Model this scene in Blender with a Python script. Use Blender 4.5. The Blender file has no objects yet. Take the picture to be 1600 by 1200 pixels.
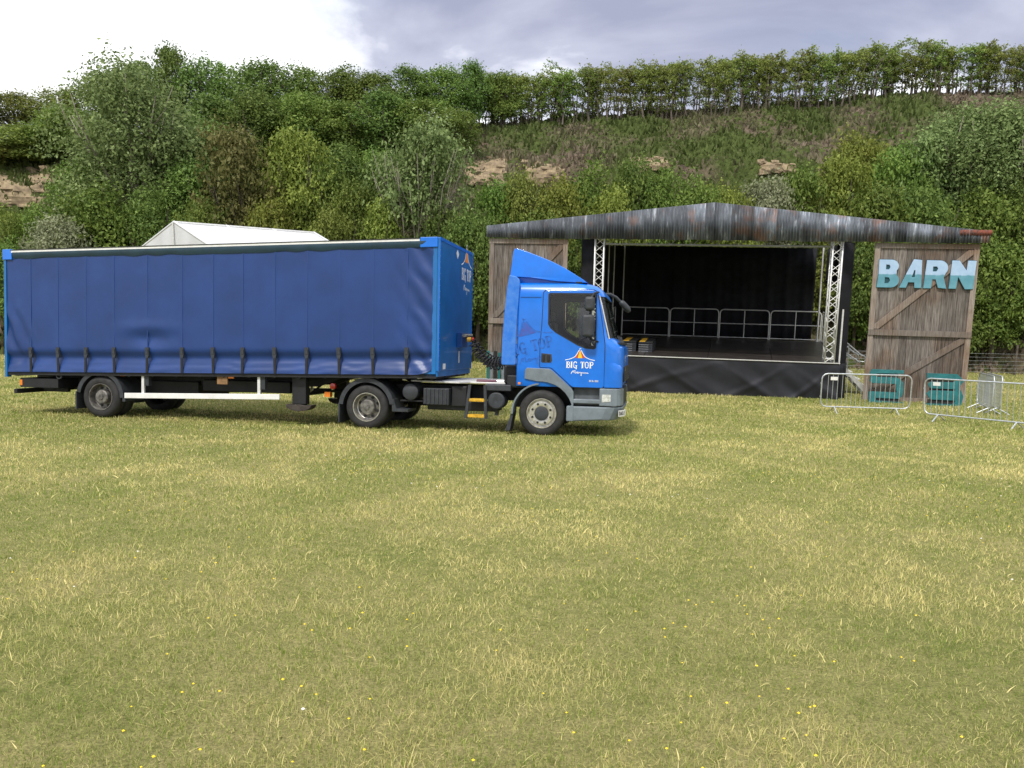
import bpy, bmesh, math, random
import numpy as np
from mathutils import Vector, Matrix
from mathutils.geometry import tessellate_polygon
random.seed(7); rng = np.random.default_rng(7)
S = bpy.context.scene
R = math.radians

# ------------------------------------------------------------------ camera
cd = bpy.data.cameras.new('camera'); cam = bpy.data.objects.new('camera', cd)
S.collection.objects.link(cam); S.camera = cam
cd.sensor_fit = 'HORIZONTAL'; cd.sensor_width = 36.0; cd.lens = 27.0
cd.clip_start = 0.05; cd.clip_end = 3000
cam.matrix_world = Matrix.Translation((0, 0, 3.8)) @ Matrix.Rotation(R(82.0), 4, 'X') @ Matrix.Rotation(0.02, 4, 'Z')

# ------------------------------------------------------------------ world
SUN_EL, SUN_AZ = 58.0, 205.0          # compass azimuth, 0 = +Y, clockwise
W = bpy.data.worlds.new('World'); S.world = W; W.use_nodes = True
nt = W.node_tree; nt.nodes.clear()
def N(t, typ, **kw):
    n = t.nodes.new(typ)
    for k, v in kw.items(): setattr(n, k, v)
    return n
wo = N(nt, 'ShaderNodeOutputWorld'); bg = N(nt, 'ShaderNodeBackground'); bg.inputs[1].default_value = 0.1
sky = N(nt, 'ShaderNodeTexSky', sky_type='NISHITA', sun_disc=False)
sky.sun_elevation = R(SUN_EL); sky.sun_rotation = R(SUN_AZ); sky.air_density = 1.0; sky.dust_density = 2.0
tc = N(nt, 'ShaderNodeTexCoord')
sep = N(nt, 'ShaderNodeSeparateXYZ'); nt.links.new(tc.outputs['Generated'], sep.inputs[0])
zz = N(nt, 'ShaderNodeMath', operation='MAXIMUM'); nt.links.new(sep.outputs[2], zz.inputs[0]); zz.inputs[1].default_value = 0.0
za = N(nt, 'ShaderNodeMath', operation='ADD'); nt.links.new(zz.outputs[0], za.inputs[0]); za.inputs[1].default_value = 0.22
dx = N(nt, 'ShaderNodeMath', operation='DIVIDE'); nt.links.new(sep.outputs[0], dx.inputs[0]); nt.links.new(za.outputs[0], dx.inputs[1])
dy = N(nt, 'ShaderNodeMath', operation='DIVIDE'); nt.links.new(sep.outputs[1], dy.inputs[0]); nt.links.new(za.outputs[0], dy.inputs[1])
cmb = N(nt, 'ShaderNodeCombineXYZ'); nt.links.new(dx.outputs[0], cmb.inputs[0]); nt.links.new(dy.outputs[0], cmb.inputs[1])
cmb.inputs[2].default_value = 18.2
cn = N(nt, 'ShaderNodeTexNoise'); cn.inputs['Scale'].default_value = 0.92; cn.inputs['Detail'].default_value = 7; cn.inputs['Roughness'].default_value = 0.52
cn.inputs['Distortion'].default_value = 0.35
nt.links.new(cmb.outputs[0], cn.inputs['Vector'])
cr = N(nt, 'ShaderNodeValToRGB'); nt.links.new(cn.outputs['Fac'], cr.inputs[0])
e = cr.color_ramp.elements
e[0].position = 0.33; e[0].color = (3.0, 3.2, 4.3, 1); e[1].position = 0.56; e[1].color = (10.8, 10.9, 11.1, 1)
m1 = cr.color_ramp.elements.new(0.43); m1.color = (4.4, 4.6, 5.7, 1)
m2 = cr.color_ramp.elements.new(0.485); m2.color = (7.6, 7.8, 8.4, 1)
cn2 = N(nt, 'ShaderNodeTexNoise'); cn2.inputs['Scale'].default_value = 0.9; cn2.inputs['Detail'].default_value = 4
mp2 = N(nt, 'ShaderNodeVectorMath', operation='ADD'); mp2.inputs[1].default_value = (7.3, 2.2, 9.0)
nt.links.new(cmb.outputs[0], mp2.inputs[0]); nt.links.new(mp2.outputs[0], cn2.inputs['Vector'])
cov = N(nt, 'ShaderNodeMapRange'); cov.inputs[1].default_value = 0.62; cov.inputs[2].default_value = 0.75
cov.inputs[3].default_value = 0.97; cov.inputs[4].default_value = 0.70
nt.links.new(cn2.outputs['Fac'], cov.inputs[0])
mx = N(nt, 'ShaderNodeMix', data_type='RGBA'); nt.links.new(cov.outputs[0], mx.inputs[0])
nt.links.new(sky.outputs[0], mx.inputs[6]); nt.links.new(cr.outputs[0], mx.inputs[7])
nt.links.new(mx.outputs[2], bg.inputs[0]); nt.links.new(bg.outputs[0], wo.inputs[0])

# ------------------------------------------------------------------ sun
sd = bpy.data.lights.new('sun', 'SUN'); sd.energy = 2.6; sd.angle = R(7); sd.color = (1.0, 0.95, 0.86)
sun = bpy.data.objects.new('sun', sd); S.collection.objects.link(sun)
az, el = R(SUN_AZ), R(SUN_EL)
sdir = Vector((math.sin(az) * math.cos(el), math.cos(az) * math.cos(el), math.sin(el)))
sun.rotation_euler = sdir.to_track_quat('Z', 'Y').to_euler(); sun.location = sdir * 60
S.view_settings.view_transform = 'Standard'; S.view_settings.look = 'None'
S.view_settings.exposure = 0.5; S.view_settings.gamma = 1.0; S.view_settings.use_curve_mapping = False
S.cycles.max_bounces = 6; S.cycles.transparent_max_bounces = 12

# ------------------------------------------------------------------ materials
MT = {}
def mat(name, col=(.5, .5, .5), rough=.5, metal=0., var=0., vscale=4., bump=0., bscale=30., coat=0., spec=.5, col2=None, detail=6, coords='Object', stretch=(1, 1, 1), emis=0):
    if name in MT: return MT[name]
    m = bpy.data.materials.new(name); m.use_nodes = True; t = m.node_tree
    b = t.nodes['Principled BSDF']
    b.inputs['Base Color'].default_value = (*col, 1); b.inputs['Roughness'].default_value = rough
    b.inputs['Metallic'].default_value = metal; b.inputs['Coat Weight'].default_value = coat
    b.inputs['Coat Roughness'].default_value = .06
    b.inputs['Specular IOR Level'].default_value = spec
    tcn = N(t, 'ShaderNodeTexCoord'); mp = N(t, 'ShaderNodeMapping'); mp.inputs['Scale'].default_value = stretch
    t.links.new(tcn.outputs[coords], mp.inputs[0])
    if col2 or var:
        n = N(t, 'ShaderNodeTexNoise'); n.inputs['Scale'].default_value = vscale; n.inputs['Detail'].default_value = detail
        n.inputs['Roughness'].default_value = .6
        t.links.new(mp.outputs[0], n.inputs['Vector'])
        r = N(t, 'ShaderNodeValToRGB'); t.links.new(n.outputs['Fac'], r.inputs[0])
        c2 = col2 or tuple(max(0, c * (1 - var)) for c in col)
        c1 = col if col2 else tuple(c * (1 + var * .6) for c in col)
        r.color_ramp.elements[0].position = .35; r.color_ramp.elements[0].color = (*c2, 1)
        r.color_ramp.elements[1].position = .65; r.color_ramp.elements[1].color = (*c1, 1)
        t.links.new(r.outputs[0], b.inputs['Base Color'])
        rr = N(t, 'ShaderNodeMapRange'); rr.inputs[3].default_value = min(1, rough * 1.2); rr.inputs[4].default_value = rough * .8
        t.links.new(n.outputs['Fac'], rr.inputs[0]); t.links.new(rr.outputs[0], b.inputs['Roughness'])
    if bump:
        n2 = N(t, 'ShaderNodeTexNoise'); n2.inputs['Scale'].default_value = bscale; n2.inputs['Detail'].default_value = 5
        t.links.new(mp.outputs[0], n2.inputs['Vector'])
        bu = N(t, 'ShaderNodeBump'); bu.inputs['Strength'].default_value = bump; bu.inputs['Distance'].default_value = .02
        t.links.new(n2.outputs['Fac'], bu.inputs['Height']); t.links.new(bu.outputs[0], b.inputs['Normal'])
    MT[name] = m
    return m

def glass_mat(name, tint=(.75, .82, .8), mixf=.12):
    m = bpy.data.materials.new(name); m.use_nodes = True; t = m.node_tree; t.nodes.clear()
    o = N(t, 'ShaderNodeOutputMaterial'); tr = N(t, 'ShaderNodeBsdfTransparent'); tr.inputs[0].default_value = (*tint, 1)
    gl = N(t, 'ShaderNodeBsdfGlossy'); gl.inputs['Roughness'].default_value = .03
    fr = N(t, 'ShaderNodeFresnel'); fr.inputs[0].default_value = 1.5
    ad = N(t, 'ShaderNodeMath', operation='ADD'); ad.inputs[1].default_value = mixf; t.links.new(fr.outputs[0], ad.inputs[0])
    mx = N(t, 'ShaderNodeMixShader'); hf = N(t, 'ShaderNodeMath', operation='MULTIPLY'); hf.inputs[1].default_value = .7; t.links.new(ad.outputs[0], hf.inputs[0]); t.links.new(hf.outputs[0], mx.inputs[0]); t.links.new(tr.outputs[0], mx.inputs[1]); t.links.new(gl.outputs[0], mx.inputs[2])
    t.links.new(mx.outputs[0], o.inputs[0]); MT[name] = m
    return m

BLUE = mat('cab_blue_paint', (.002, .155, .68), .3, var=.10, vscale=3.5, coat=.4)
FADED = mat('sun_faded_blue_paint', (.055, .21, .66), .5, var=.2, vscale=7, col2=(.012, .15, .62))
HEADB = mat('headboard_blue_paint', (.003, .13, .40), .4, var=.16, vscale=2.2, coat=.25)
CURT = mat('curtain_pvc', (.012, .045, .185), .42, var=.16, vscale=1.4, bump=.04, bscale=60)
PELM = mat('pelmet_pvc', (.018, .048, .075), .5, var=.2, vscale=3)
GREYP = mat('grey_plastic', (.17, .205, .235), .5, var=.22, vscale=5, bump=.05, bscale=120)
DGREY = mat('dark_plastic', (.035, .04, .048), .55, var=.3, vscale=8)
BLACK = mat('chassis_black', (.012, .013, .016), .6, var=.3, vscale=6)
RUBBER = mat('tyre_rubber', (.022, .022, .023), .75, var=.35, vscale=9, bump=.15, bscale=90)
ALU = mat('bare_aluminium', (.62, .63, .64), .38, metal=.85, var=.15, vscale=8)
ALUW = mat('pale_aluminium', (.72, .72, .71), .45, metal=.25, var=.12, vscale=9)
GALV = mat('galvanised_steel', (.56, .59, .61), .42, metal=.7, var=.2, vscale=14)
STEEL = mat('dirty_wheel_steel', (.26, .25, .23), .5, metal=.5, var=.45, vscale=12, col2=(.09, .085, .08))
CHROME = mat('polished_rim_steel', (.70, .68, .63), .3, metal=.8, var=.3, vscale=16)
WHITE = mat('white_paint', (.78, .78, .76), .45, var=.1, vscale=6)
PVCW = mat('white_marquee_pvc', (.60, .61, .64), .5, var=.06, vscale=2)
YELL = mat('worn_yellow_paint', (.62, .36, .02), .6, var=.35, vscale=18)
AMBER = mat('amber_lens', (.75, .2, .02), .2, coat=.5)
REDL = mat('red_lens', (.5, .03, .02), .2, coat=.5)
LENS = mat('headlamp_lens', (.75, .78, .8), .08, metal=.3, coat=1., var=.35, vscale=22)
SILV = mat('silver_badge', (.7, .72, .75), .3, metal=.6)
WHT = mat('white_vinyl_print', (.85, .86, .86), .5)
REDV = mat('red_vinyl_print', (.55, .07, .03), .5)
YELV = mat('yellow_vinyl_print', (.9, .55, .02), .5)
ORGV = mat('orange_vinyl_print', (.75, .25, .06), .5)
GHOST = mat('ghost_print_blue', (.012, .10, .42), .4, var=.5, vscale=12, col2=(.03, .14, .56))
GHOSTR = mat('ghost_print_purple', (.06, .08, .36), .4, var=.5, vscale=14, col2=(.02, .12, .5))
DRAPE = mat('black_stage_drape', (.0045, .0052, .010), .9, var=.4, vscale=3)
SKIRT = mat('black_skirt_cloth', (.009, .010, .016), .6, var=.3, vscale=2.5)
DECKM = mat('stage_ply', (.035, .029, .027), .36, var=.35, vscale=2.2)
INTR = mat('cab_interior', (.04, .042, .045), .8)
BLUEH = mat('blue_box_paint', (.004, .06, .24), .5)
TEAL = mat('teal_paint', (.008, .135, .145), .6, var=.25, vscale=7)
TEALD = mat('teal_edge_paint', (.01, .06, .08), .7)
PINKD = mat('maroon_handle', (.12, .03, .06), .5)
glass_mat('side_glass', (.90, .93, .91), .02); glass_mat('screen_glass', (.80, .86, .83), .04)

def wood_mat(name, c1, c2, sc=1.0):
    m = bpy.data.materials.new(name); m.use_nodes = True; t = m.node_tree; b = t.nodes['Principled BSDF']
    oi = N(t, 'ShaderNodeObjectInfo'); tcn = N(t, 'ShaderNodeTexCoord'); mp = N(t, 'ShaderNodeMapping')
    mp.inputs['Scale'].default_value = (14 * sc, 14 * sc, .9 * sc)
    va = N(t, 'ShaderNodeVectorMath', operation='ADD'); cm = N(t, 'ShaderNodeCombineXYZ')
    ml = N(t, 'ShaderNodeMath', operation='MULTIPLY'); ml.inputs[1].default_value = 37.; t.links.new(oi.outputs['Random'], ml.inputs[0])
    t.links.new(ml.outputs[0], cm.inputs[2]); t.links.new(tcn.outputs['Object'], va.inputs[0]); t.links.new(cm.outputs[0], va.inputs[1])
    t.links.new(va.outputs[0], mp.inputs[0])
    n = N(t, 'ShaderNodeTexNoise'); n.inputs['Scale'].default_value = 2.2; n.inputs['Detail'].default_value = 8; n.inputs['Roughness'].default_value = .65
    t.links.new(mp.outputs[0], n.inputs['Vector'])
    r = N(t, 'ShaderNodeValToRGB'); t.links.new(n.outputs['Fac'], r.inputs[0])
    r.color_ramp.elements[0].position = .34; r.color_ramp.elements[0].color = (*c2, 1)
    r.color_ramp.elements[1].position = .66; r.color_ramp.elements[1].color = (*c1, 1)
    # slow stains across the boards
    n2 = N(t, 'ShaderNodeTexNoise'); n2.inputs['Scale'].default_value = 1.1; n2.inputs['Detail'].default_value = 4
    gm = N(t, 'ShaderNodeNewGeometry'); t.links.new(gm.outputs['Position'], n2.inputs['Vector'])
    r2 = N(t, 'ShaderNodeValToRGB'); t.links.new(n2.outputs['Fac'], r2.inputs[0])
    r2.color_ramp.elements[0].position = .42; r2.color_ramp.elements[0].color = (1, 1, 1, 1)
    r2.color_ramp.elements[1].position = .66; r2.color_ramp.elements[1].color = (.78, .64, .54, 1)
    mm = N(t, 'ShaderNodeMix', data_type='RGBA', blend_type='MULTIPLY'); mm.inputs[0].default_value = 1
    t.links.new(r.outputs[0], mm.inputs[6]); t.links.new(r2.outputs[0], mm.inputs[7])
    hv = N(t, 'ShaderNodeHueSaturation'); t.links.new(mm.outputs[2], hv.inputs['Color'])
    vr = N(t, 'ShaderNodeMapRange'); vr.inputs[3].default_value = .72; vr.inputs[4].default_value = 1.22
    t.links.new(oi.outputs['Random'], vr.inputs[0]); t.links.new(vr.outputs[0], hv.inputs['Value'])
    t.links.new(hv.outputs[0], b.inputs['Base Color']); b.inputs['Roughness'].default_value = .85
    bu = N(t, 'ShaderNodeBump'); bu.inputs['Strength'].default_value = .5; bu.inputs['Distance'].default_value = .01
    t.links.new(n.outputs['Fac'], bu.inputs['Height']); t.links.new(bu.outputs[0], b.inputs['Normal'])
    MT[name] = m
    return m
WOOD = wood_mat('weathered_boards', (.27, .24, .215), (.062, .052, .046))
WOODF = wood_mat('weathered_frame_boards', (.33, .285, .25), (.14, .112, .092))

def tin_mat():
    m = bpy.data.materials.new('weathered_corrugated_tin'); m.use_nodes = True; t = m.node_tree; b = t.nodes['Principled BSDF']
    oi = N(t, 'ShaderNodeObjectInfo'); tcn = N(t, 'ShaderNodeTexCoord'); cm = N(t, 'ShaderNodeCombineXYZ')
    ml = N(t, 'ShaderNodeMath', operation='MULTIPLY'); ml.inputs[1].default_value = 53.; t.links.new(oi.outputs['Random'], ml.inputs[0])
    t.links.new(ml.outputs[0], cm.inputs[2]); va = N(t, 'ShaderNodeVectorMath', operation='ADD')
    t.links.new(tcn.outputs['Object'], va.inputs[0]); t.links.new(cm.outputs[0], va.inputs[1])
    mp = N(t, 'ShaderNodeMapping'); mp.inputs['Scale'].default_value = (3.4, 3.4, .7); t.links.new(va.outputs[0], mp.inputs[0])
    n = N(t, 'ShaderNodeTexNoise'); n.inputs['Scale'].default_value = 1.6; n.inputs['Detail'].default_value = 8; n.inputs['Roughness'].default_value = .68
    t.links.new(mp.outputs[0], n.inputs['Vector'])
    r = N(t, 'ShaderNodeValToRGB'); t.links.new(n.outputs['Fac'], r.inputs[0])
    r.color_ramp.elements[0].position = .36; r.color_ramp.elements[0].color = (.05, .058, .07, 1)
    r.color_ramp.elements[1].position = .74; r.color_ramp.elements[1].color = (.50, .53, .58, 1)
    k = r.color_ramp.elements.new(.56); k.color = (.105, .118, .14, 1)
    n2 = N(t, 'ShaderNodeTexNoise'); n2.inputs['Scale'].default_value = 2.6; n2.inputs['Detail'].default_value = 6
    t.links.new(va.outputs[0], n2.inputs['Vector'])
    # rust, more on some sheets than others
    ad = N(t, 'ShaderNodeMath', operation='MULTIPLY_ADD'); ad.inputs[1].default_value = .22; t.links.new(oi.outputs['Random'], ad.inputs[0]); t.links.new(n2.outputs['Fac'], ad.inputs[2])
    rr = N(t, 'ShaderNodeMapRange'); rr.inputs[1].default_value = .68; rr.inputs[2].default_value = .88; t.links.new(ad.outputs[0], rr.inputs[0])
    mm = N(t, 'ShaderNodeMix', data_type='RGBA'); t.links.new(rr.outputs[0], mm.inputs[0]); t.links.new(r.outputs[0], mm.inputs[6]); mm.inputs[7].default_value = (.14, .085, .07, 1)
    n4 = N(t, 'ShaderNodeTexNoise'); n4.inputs['Scale'].default_value = 1.7; n4.inputs['Detail'].default_value = 5; t.links.new(va.outputs[0], n4.inputs['Vector'])
    v1 = N(t, 'ShaderNodeMapRange'); v1.inputs[1].default_value = .3; v1.inputs[2].default_value = .7; v1.inputs[3].default_value = .55; v1.inputs[4].default_value = 1.7; t.links.new(n4.outputs['Fac'], v1.inputs[0])
    wn = N(t, 'ShaderNodeTexWhiteNoise', noise_dimensions='1D'); t.links.new(ml.outputs[0], wn.inputs['W'])
    v2 = N(t, 'ShaderNodeMapRange'); v2.inputs[3].default_value = .65; v2.inputs[4].default_value = 1.5; t.links.new(wn.outputs['Value'], v2.inputs[0])
    v3 = N(t, 'ShaderNodeMath', operation='MULTIPLY'); t.links.new(v1.outputs[0], v3.inputs[0]); t.links.new(v2.outputs[0], v3.inputs[1])
    sc3 = N(t, 'ShaderNodeVectorMath', operation='SCALE'); t.links.new(mm.outputs[2], sc3.inputs[0]); t.links.new(v3.outputs[0], sc3.inputs['Scale'])
    t.links.new(sc3.outputs[0], b.inputs['Base Color']); b.inputs['Roughness'].default_value = .6; b.inputs['Metallic'].default_value = .25
    MT['tin'] = m
    return m
TIN = tin_mat()
RUST = mat('rusty_tin', (.24, .06, .03), .8, var=.4, vscale=9, col2=(.07, .05, .05))

def letter_mat():
    m = bpy.data.materials.new('two_tone_letter_paint'); m.use_nodes = True; t = m.node_tree; b = t.nodes['Principled BSDF']
    tcn = N(t, 'ShaderNodeTexCoord'); sp = N(t, 'ShaderNodeSeparateXYZ'); t.links.new(tcn.outputs['Object'], sp.inputs[0])
    n = N(t, 'ShaderNodeTexNoise'); n.inputs['Scale'].default_value = 5; n.inputs['Detail'].default_value = 7; t.links.new(tcn.outputs['Object'], n.inputs['Vector'])
    ad = N(t, 'ShaderNodeMath', operation='MULTIPLY_ADD'); ad.inputs[1].default_value = .09; t.links.new(n.outputs['Fac'], ad.inputs[0]); t.links.new(sp.outputs[2], ad.inputs[2])
    mr = N(t, 'ShaderNodeMapRange'); mr.inputs[1].default_value = .44; mr.inputs[2].default_value = .475; t.links.new(ad.outputs[0], mr.inputs[0])
    up = N(t, 'ShaderNodeMix', data_type='RGBA'); t.links.new(n.outputs['Fac'], up.inputs[0]); up.inputs[6].default_value = (.24, .40, .62, 1); up.inputs[7].default_value = (.50, .64, .82, 1)
    lo = N(t, 'ShaderNodeMix', data_type='RGBA'); t.links.new(n.outputs['Fac'], lo.inputs[0]); lo.inputs[6].default_value = (.05, .20, .27, 1); lo.inputs[7].default_value = (.17, .40, .50, 1)
    mm = N(t, 'ShaderNodeMix', data_type='RGBA'); t.links.new(mr.outputs[0], mm.inputs[0]); t.links.new(lo.outputs[2], mm.inputs[6]); t.links.new(up.outputs[2], mm.inputs[7])
    t.links.new(mm.outputs[2], b.inputs['Base Color']); b.inputs['Roughness'].default_value = .6
    return m
LETTER = letter_mat()

def leaf_mat(name, dark, light, trans=.32, rough=.55):
    m = bpy.data.materials.new(name); m.use_nodes = True; t = m.node_tree; t.nodes.clear()
    o = N(t, 'ShaderNodeOutputMaterial'); b = N(t, 'ShaderNodeBsdfPrincipled'); b.inputs['Roughness'].default_value = rough
    b.inputs['Specular IOR Level'].default_value = .15
    at = N(t, 'ShaderNodeAttribute', attribute_name='rnd'); oi = N(t, 'ShaderNodeObjectInfo')
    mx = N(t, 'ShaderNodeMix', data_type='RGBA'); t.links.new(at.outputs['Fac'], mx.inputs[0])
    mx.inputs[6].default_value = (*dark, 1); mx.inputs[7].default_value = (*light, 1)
    hv = N(t, 'ShaderNodeHueSaturation'); hv.inputs['Saturation'].default_value = .97; t.links.new(mx.outputs[2], hv.inputs['Color'])
    a = N(t, 'ShaderNodeMapRange'); a.inputs[3].default_value = .468; a.inputs[4].default_value = .499; t.links.new(oi.outputs['Random'], a.inputs[0]); t.links.new(a.outputs[0], hv.inputs['Hue'])
    b2 = N(t, 'ShaderNodeMapRange'); b2.inputs[3].default_value = .82; b2.inputs[4].default_value = 1.22; t.links.new(oi.outputs['Random'], b2.inputs[0]); t.links.new(b2.outputs[0], hv.inputs['Value'])
    t.links.new(hv.outputs[0], b.inputs['Base Color'])
    tr = N(t, 'ShaderNodeBsdfTranslucent'); t.links.new(hv.outputs[0], tr.inputs[0])
    ms = N(t, 'ShaderNodeMixShader'); ms.inputs[0].default_value = trans
    t.links.new(b.outputs[0], ms.inputs[1]); t.links.new(tr.outputs[0], ms.inputs[2]); t.links.new(ms.outputs[0], o.inputs[0])
    MT[name] = m
    return m
LEAF = dict(
    dark=leaf_mat('dark_hawthorn_leaf', (0.056, 0.116, 0.024), (0.187, 0.3, 0.062)),
    mid=leaf_mat('mid_green_leaf', (0.067, 0.142, 0.022), (0.209, 0.318, 0.062)),
    grey=leaf_mat('grey_willow_leaf', (0.078, 0.139, 0.038), (0.264, 0.389, 0.138)),
    olive=leaf_mat('olive_leaf', (0.087, 0.131, 0.022), (0.246, 0.309, 0.066)),
    brown=leaf_mat('brownish_hawthorn_leaf', (0.081, 0.108, 0.029), (0.218, 0.234, 0.075)),
    lime=leaf_mat('yellow_green_leaf', (0.113, 0.174, 0.025), (0.283, 0.37, 0.069)),
    pale=leaf_mat('pale_buddleia_leaf', (0.126, 0.158, 0.074), (0.347, 0.378, 0.231)))
BARK = mat('bark', (.11, .09, .07), .9, var=.4, vscale=9)
BARKP = mat('pale_bark', (.28, .25, .20), .9, var=.35, vscale=9)

# ------------------------------------------------------------------ mesh builder
class MB:
    def __init__(s): s.v = []; s.f = []; s.mi = []
    def add(s, vs, fs, mi=0):
        k = len(s.v); s.v += [tuple(p) for p in vs]; s.f += [tuple(i + k for i in f) for f in fs]; s.mi += [mi] * len(fs); return s
    def box(s, a, b, mi=0):
        x0, y0, z0 = a; x1, y1, z1 = b
        return s.add([(x0, y0, z0), (x1, y0, z0), (x1, y1, z0), (x0, y1, z0), (x0, y0, z1), (x1, y0, z1), (x1, y1, z1), (x0, y1, z1)],
                     [(0, 3, 2, 1), (4, 5, 6, 7), (0, 1, 5, 4), (1, 2, 6, 5), (2, 3, 7, 6), (3, 0, 4, 7)], mi)
    def prism(s, out, y0, y1, holes=(), ax='y', mi=0):
        """outline in (x,z), extruded along y (ax='y'); ax='x': outline (y,z) along x; ax='z': outline (x,y) along z"""
        P = {'y': lambda a, b, c: (a, c, b), 'x': lambda a, b, c: (c, a, b), 'z': lambda a, b, c: (a, b, c)}[ax]
        loops = [list(out)] + [list(h) for h in holes]
        tri = tessellate_polygon([[Vector((p[0], p[1], 0)) for p in l] for l in loops])
        flat = [p for l in loops for p in l]; n = len(flat)
        vs = [P(p[0], p[1], y0) for p in flat] + [P(p[0], p[1], y1) for p in flat]
        fs = [tuple(t) for t in tri] + [tuple(i + n for i in reversed(t)) for t in tri]
        k = 0
        for l in loops:
            m = len(l)
            for i in range(m): a, b = k + i, k + (i + 1) % m; fs.append((a, b, b + n, a + n))
            k += m
        return s.add(vs, fs, mi)
    def tube(s, pts, r, n=8, cap=True, mi=0):
        pts = [Vector(p) for p in pts]; rs = r if isinstance(r, (list, tuple)) else [r] * len(pts)
        base = len(s.v); up = None
        for i, p in enumerate(pts):
            d = (pts[min(i + 1, len(pts) - 1)] - pts[max(i - 1, 0)]).normalized()
            if up is None:
                up = Vector((0, 0, 1)) if abs(d.z) < .9 else Vector((1, 0, 0))
            u = d.cross(up).normalized(); w = u.cross(d).normalized(); up = w
            for j in range(n):
                a = 2 * math.pi * j / n; s.v.append(tuple(p + (u * math.cos(a) + w * math.sin(a)) * rs[i]))
        for i in range(len(pts) - 1):
            for j in range(n):
                a = base + i * n + j; b = base + i * n + (j + 1) % n; s.f.append((a, b, b + n, a + n)); s.mi.append(mi)
        if cap:
            s.f.append(tuple(base + j for j in reversed(range(n)))); s.mi.append(mi)
            s.f.append(tuple(base + (len(pts) - 1) * n + j for j in range(n))); s.mi.append(mi)
        return s
    def lathe(s, prof, c, n=40, ax='y', mi=0):
        """prof list of (radius, axial offset)"""
        base = len(s.v)
        for r, h in prof:
            for j in range(n):
                a = 2 * math.pi * j / n; x, y = r * math.cos(a), r * math.sin(a)
                s.v.append({'y': (c[0] + x, c[1] + h, c[2] + y), 'z': (c[0] + x, c[1] + y, c[2] + h), 'x': (c[0] + h, c[1] + x, c[2] + y)}[ax])
        for i in range(len(prof) - 1):
            for j in range(n):
                a = base + i * n + j; b = base + i * n + (j + 1) % n; s.f.append((a, b, b + n, a + n)); s.mi.append(mi)
        return s
    def grid(s, fn, nu, nv, mi=0):
        base = len(s.v)
        for i in range(nu + 1):
            for j in range(nv + 1): s.v.append(tuple(fn(i / nu, j / nv)))
        for i in range(nu):
            for j in range(nv):
                a = base + i * (nv + 1) + j; s.f.append((a, a + nv + 1, a + nv + 2, a + 1)); s.mi.append(mi)
        return s
    def ribbon(s, pts, w, fn, mi=0):
        """flat strip along 2-D polyline; fn maps (a,b)->3-D"""
        P = [Vector((p[0], p[1])) for p in pts]; base = len(s.v)
        for i, p in enumerate(P):
            d = (P[min(i + 1, len(P) - 1)] - P[max(i - 1, 0)]); d = d.normalized() if d.length > 0 else Vector((1, 0))
            q = Vector((-d.y, d.x)) * w / 2; s.v += [tuple(fn(*(p + q))), tuple(fn(*(p - q)))]
        for i in range(len(P) - 1):
            a = base + 2 * i; s.f.append((a, a + 1, a + 3, a + 2)); s.mi.append(mi)
        return s
    def mesh(s, name):
        me = bpy.data.meshes.new(name); me.from_pydata(s.v, [], s.f); me.update(); return me
    def build(s, name, m, parent=None, smooth=0, bevel=0, seg=2):
        me = s.mesh(name)
        for x in (m if isinstance(m, (list, tuple)) else [m]): me.materials.append(x)
        if len(me.materials) > 1: me.polygons.foreach_set('material_index', s.mi)
        bm = bmesh.new(); bm.from_mesh(me)
        if s.f and not getattr(s, 'nofix', 0): bmesh.ops.recalc_face_normals(bm, faces=bm.faces)
        bm.to_mesh(me); bm.free()
        if smooth: me.shade_smooth(); me.set_sharp_from_angle(angle=R(smooth))
        o = bpy.data.objects.new(name, me); S.collection.objects.link(o)
        if parent: o.parent = parent
        if bevel:
            b = o.modifiers.new('bevel', 'BEVEL'); b.width = bevel; b.segments = seg; b.limit_method = 'ANGLE'; b.angle_limit = R(35)
        return o

def tag(o, label, cat, group=None):
    o['label'] = label; o['category'] = cat
    if group: o['group'] = group
    return o
def struct(o, kind='structure'): o['kind'] = kind; return o
def thing(name, label, cat, M=None, group=None):
    o = bpy.data.objects.new(name, None); S.collection.objects.link(o); o.empty_display_size = .3
    if M is not None: o.matrix_world = M
    return tag(o, label, cat, group)
def obj_from(name, me, parent=None):
    o = bpy.data.objects.new(name, me); S.collection.objects.link(o)
    if parent: o.parent = parent
    return o
def np_mesh(name, V, F, mats, rnd=None):
    """V (n,3), F (m,k) arrays"""
    me = bpy.data.meshes.new(name); k = F.shape[1]; m = len(F)
    me.vertices.add(len(V)); me.vertices.foreach_set('co', V.astype(np.float32).ravel())
    me.loops.add(m * k); me.loops.foreach_set('vertex_index', F.astype(np.int32).ravel())
    me.polygons.add(m); me.polygons.foreach_set('loop_start', np.arange(0, m * k, k, dtype=np.int32))
    try: me.polygons.foreach_set('loop_total', np.full(m, k, dtype=np.int32))
    except Exception: pass
    me.update(calc_edges=True); me.validate()
    for x in mats: me.materials.append(x)
    if rnd is not None:
        a = me.attributes.new('rnd', 'FLOAT', 'FACE'); a.data.foreach_set('value', rnd.astype(np.float32))
    return me

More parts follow.
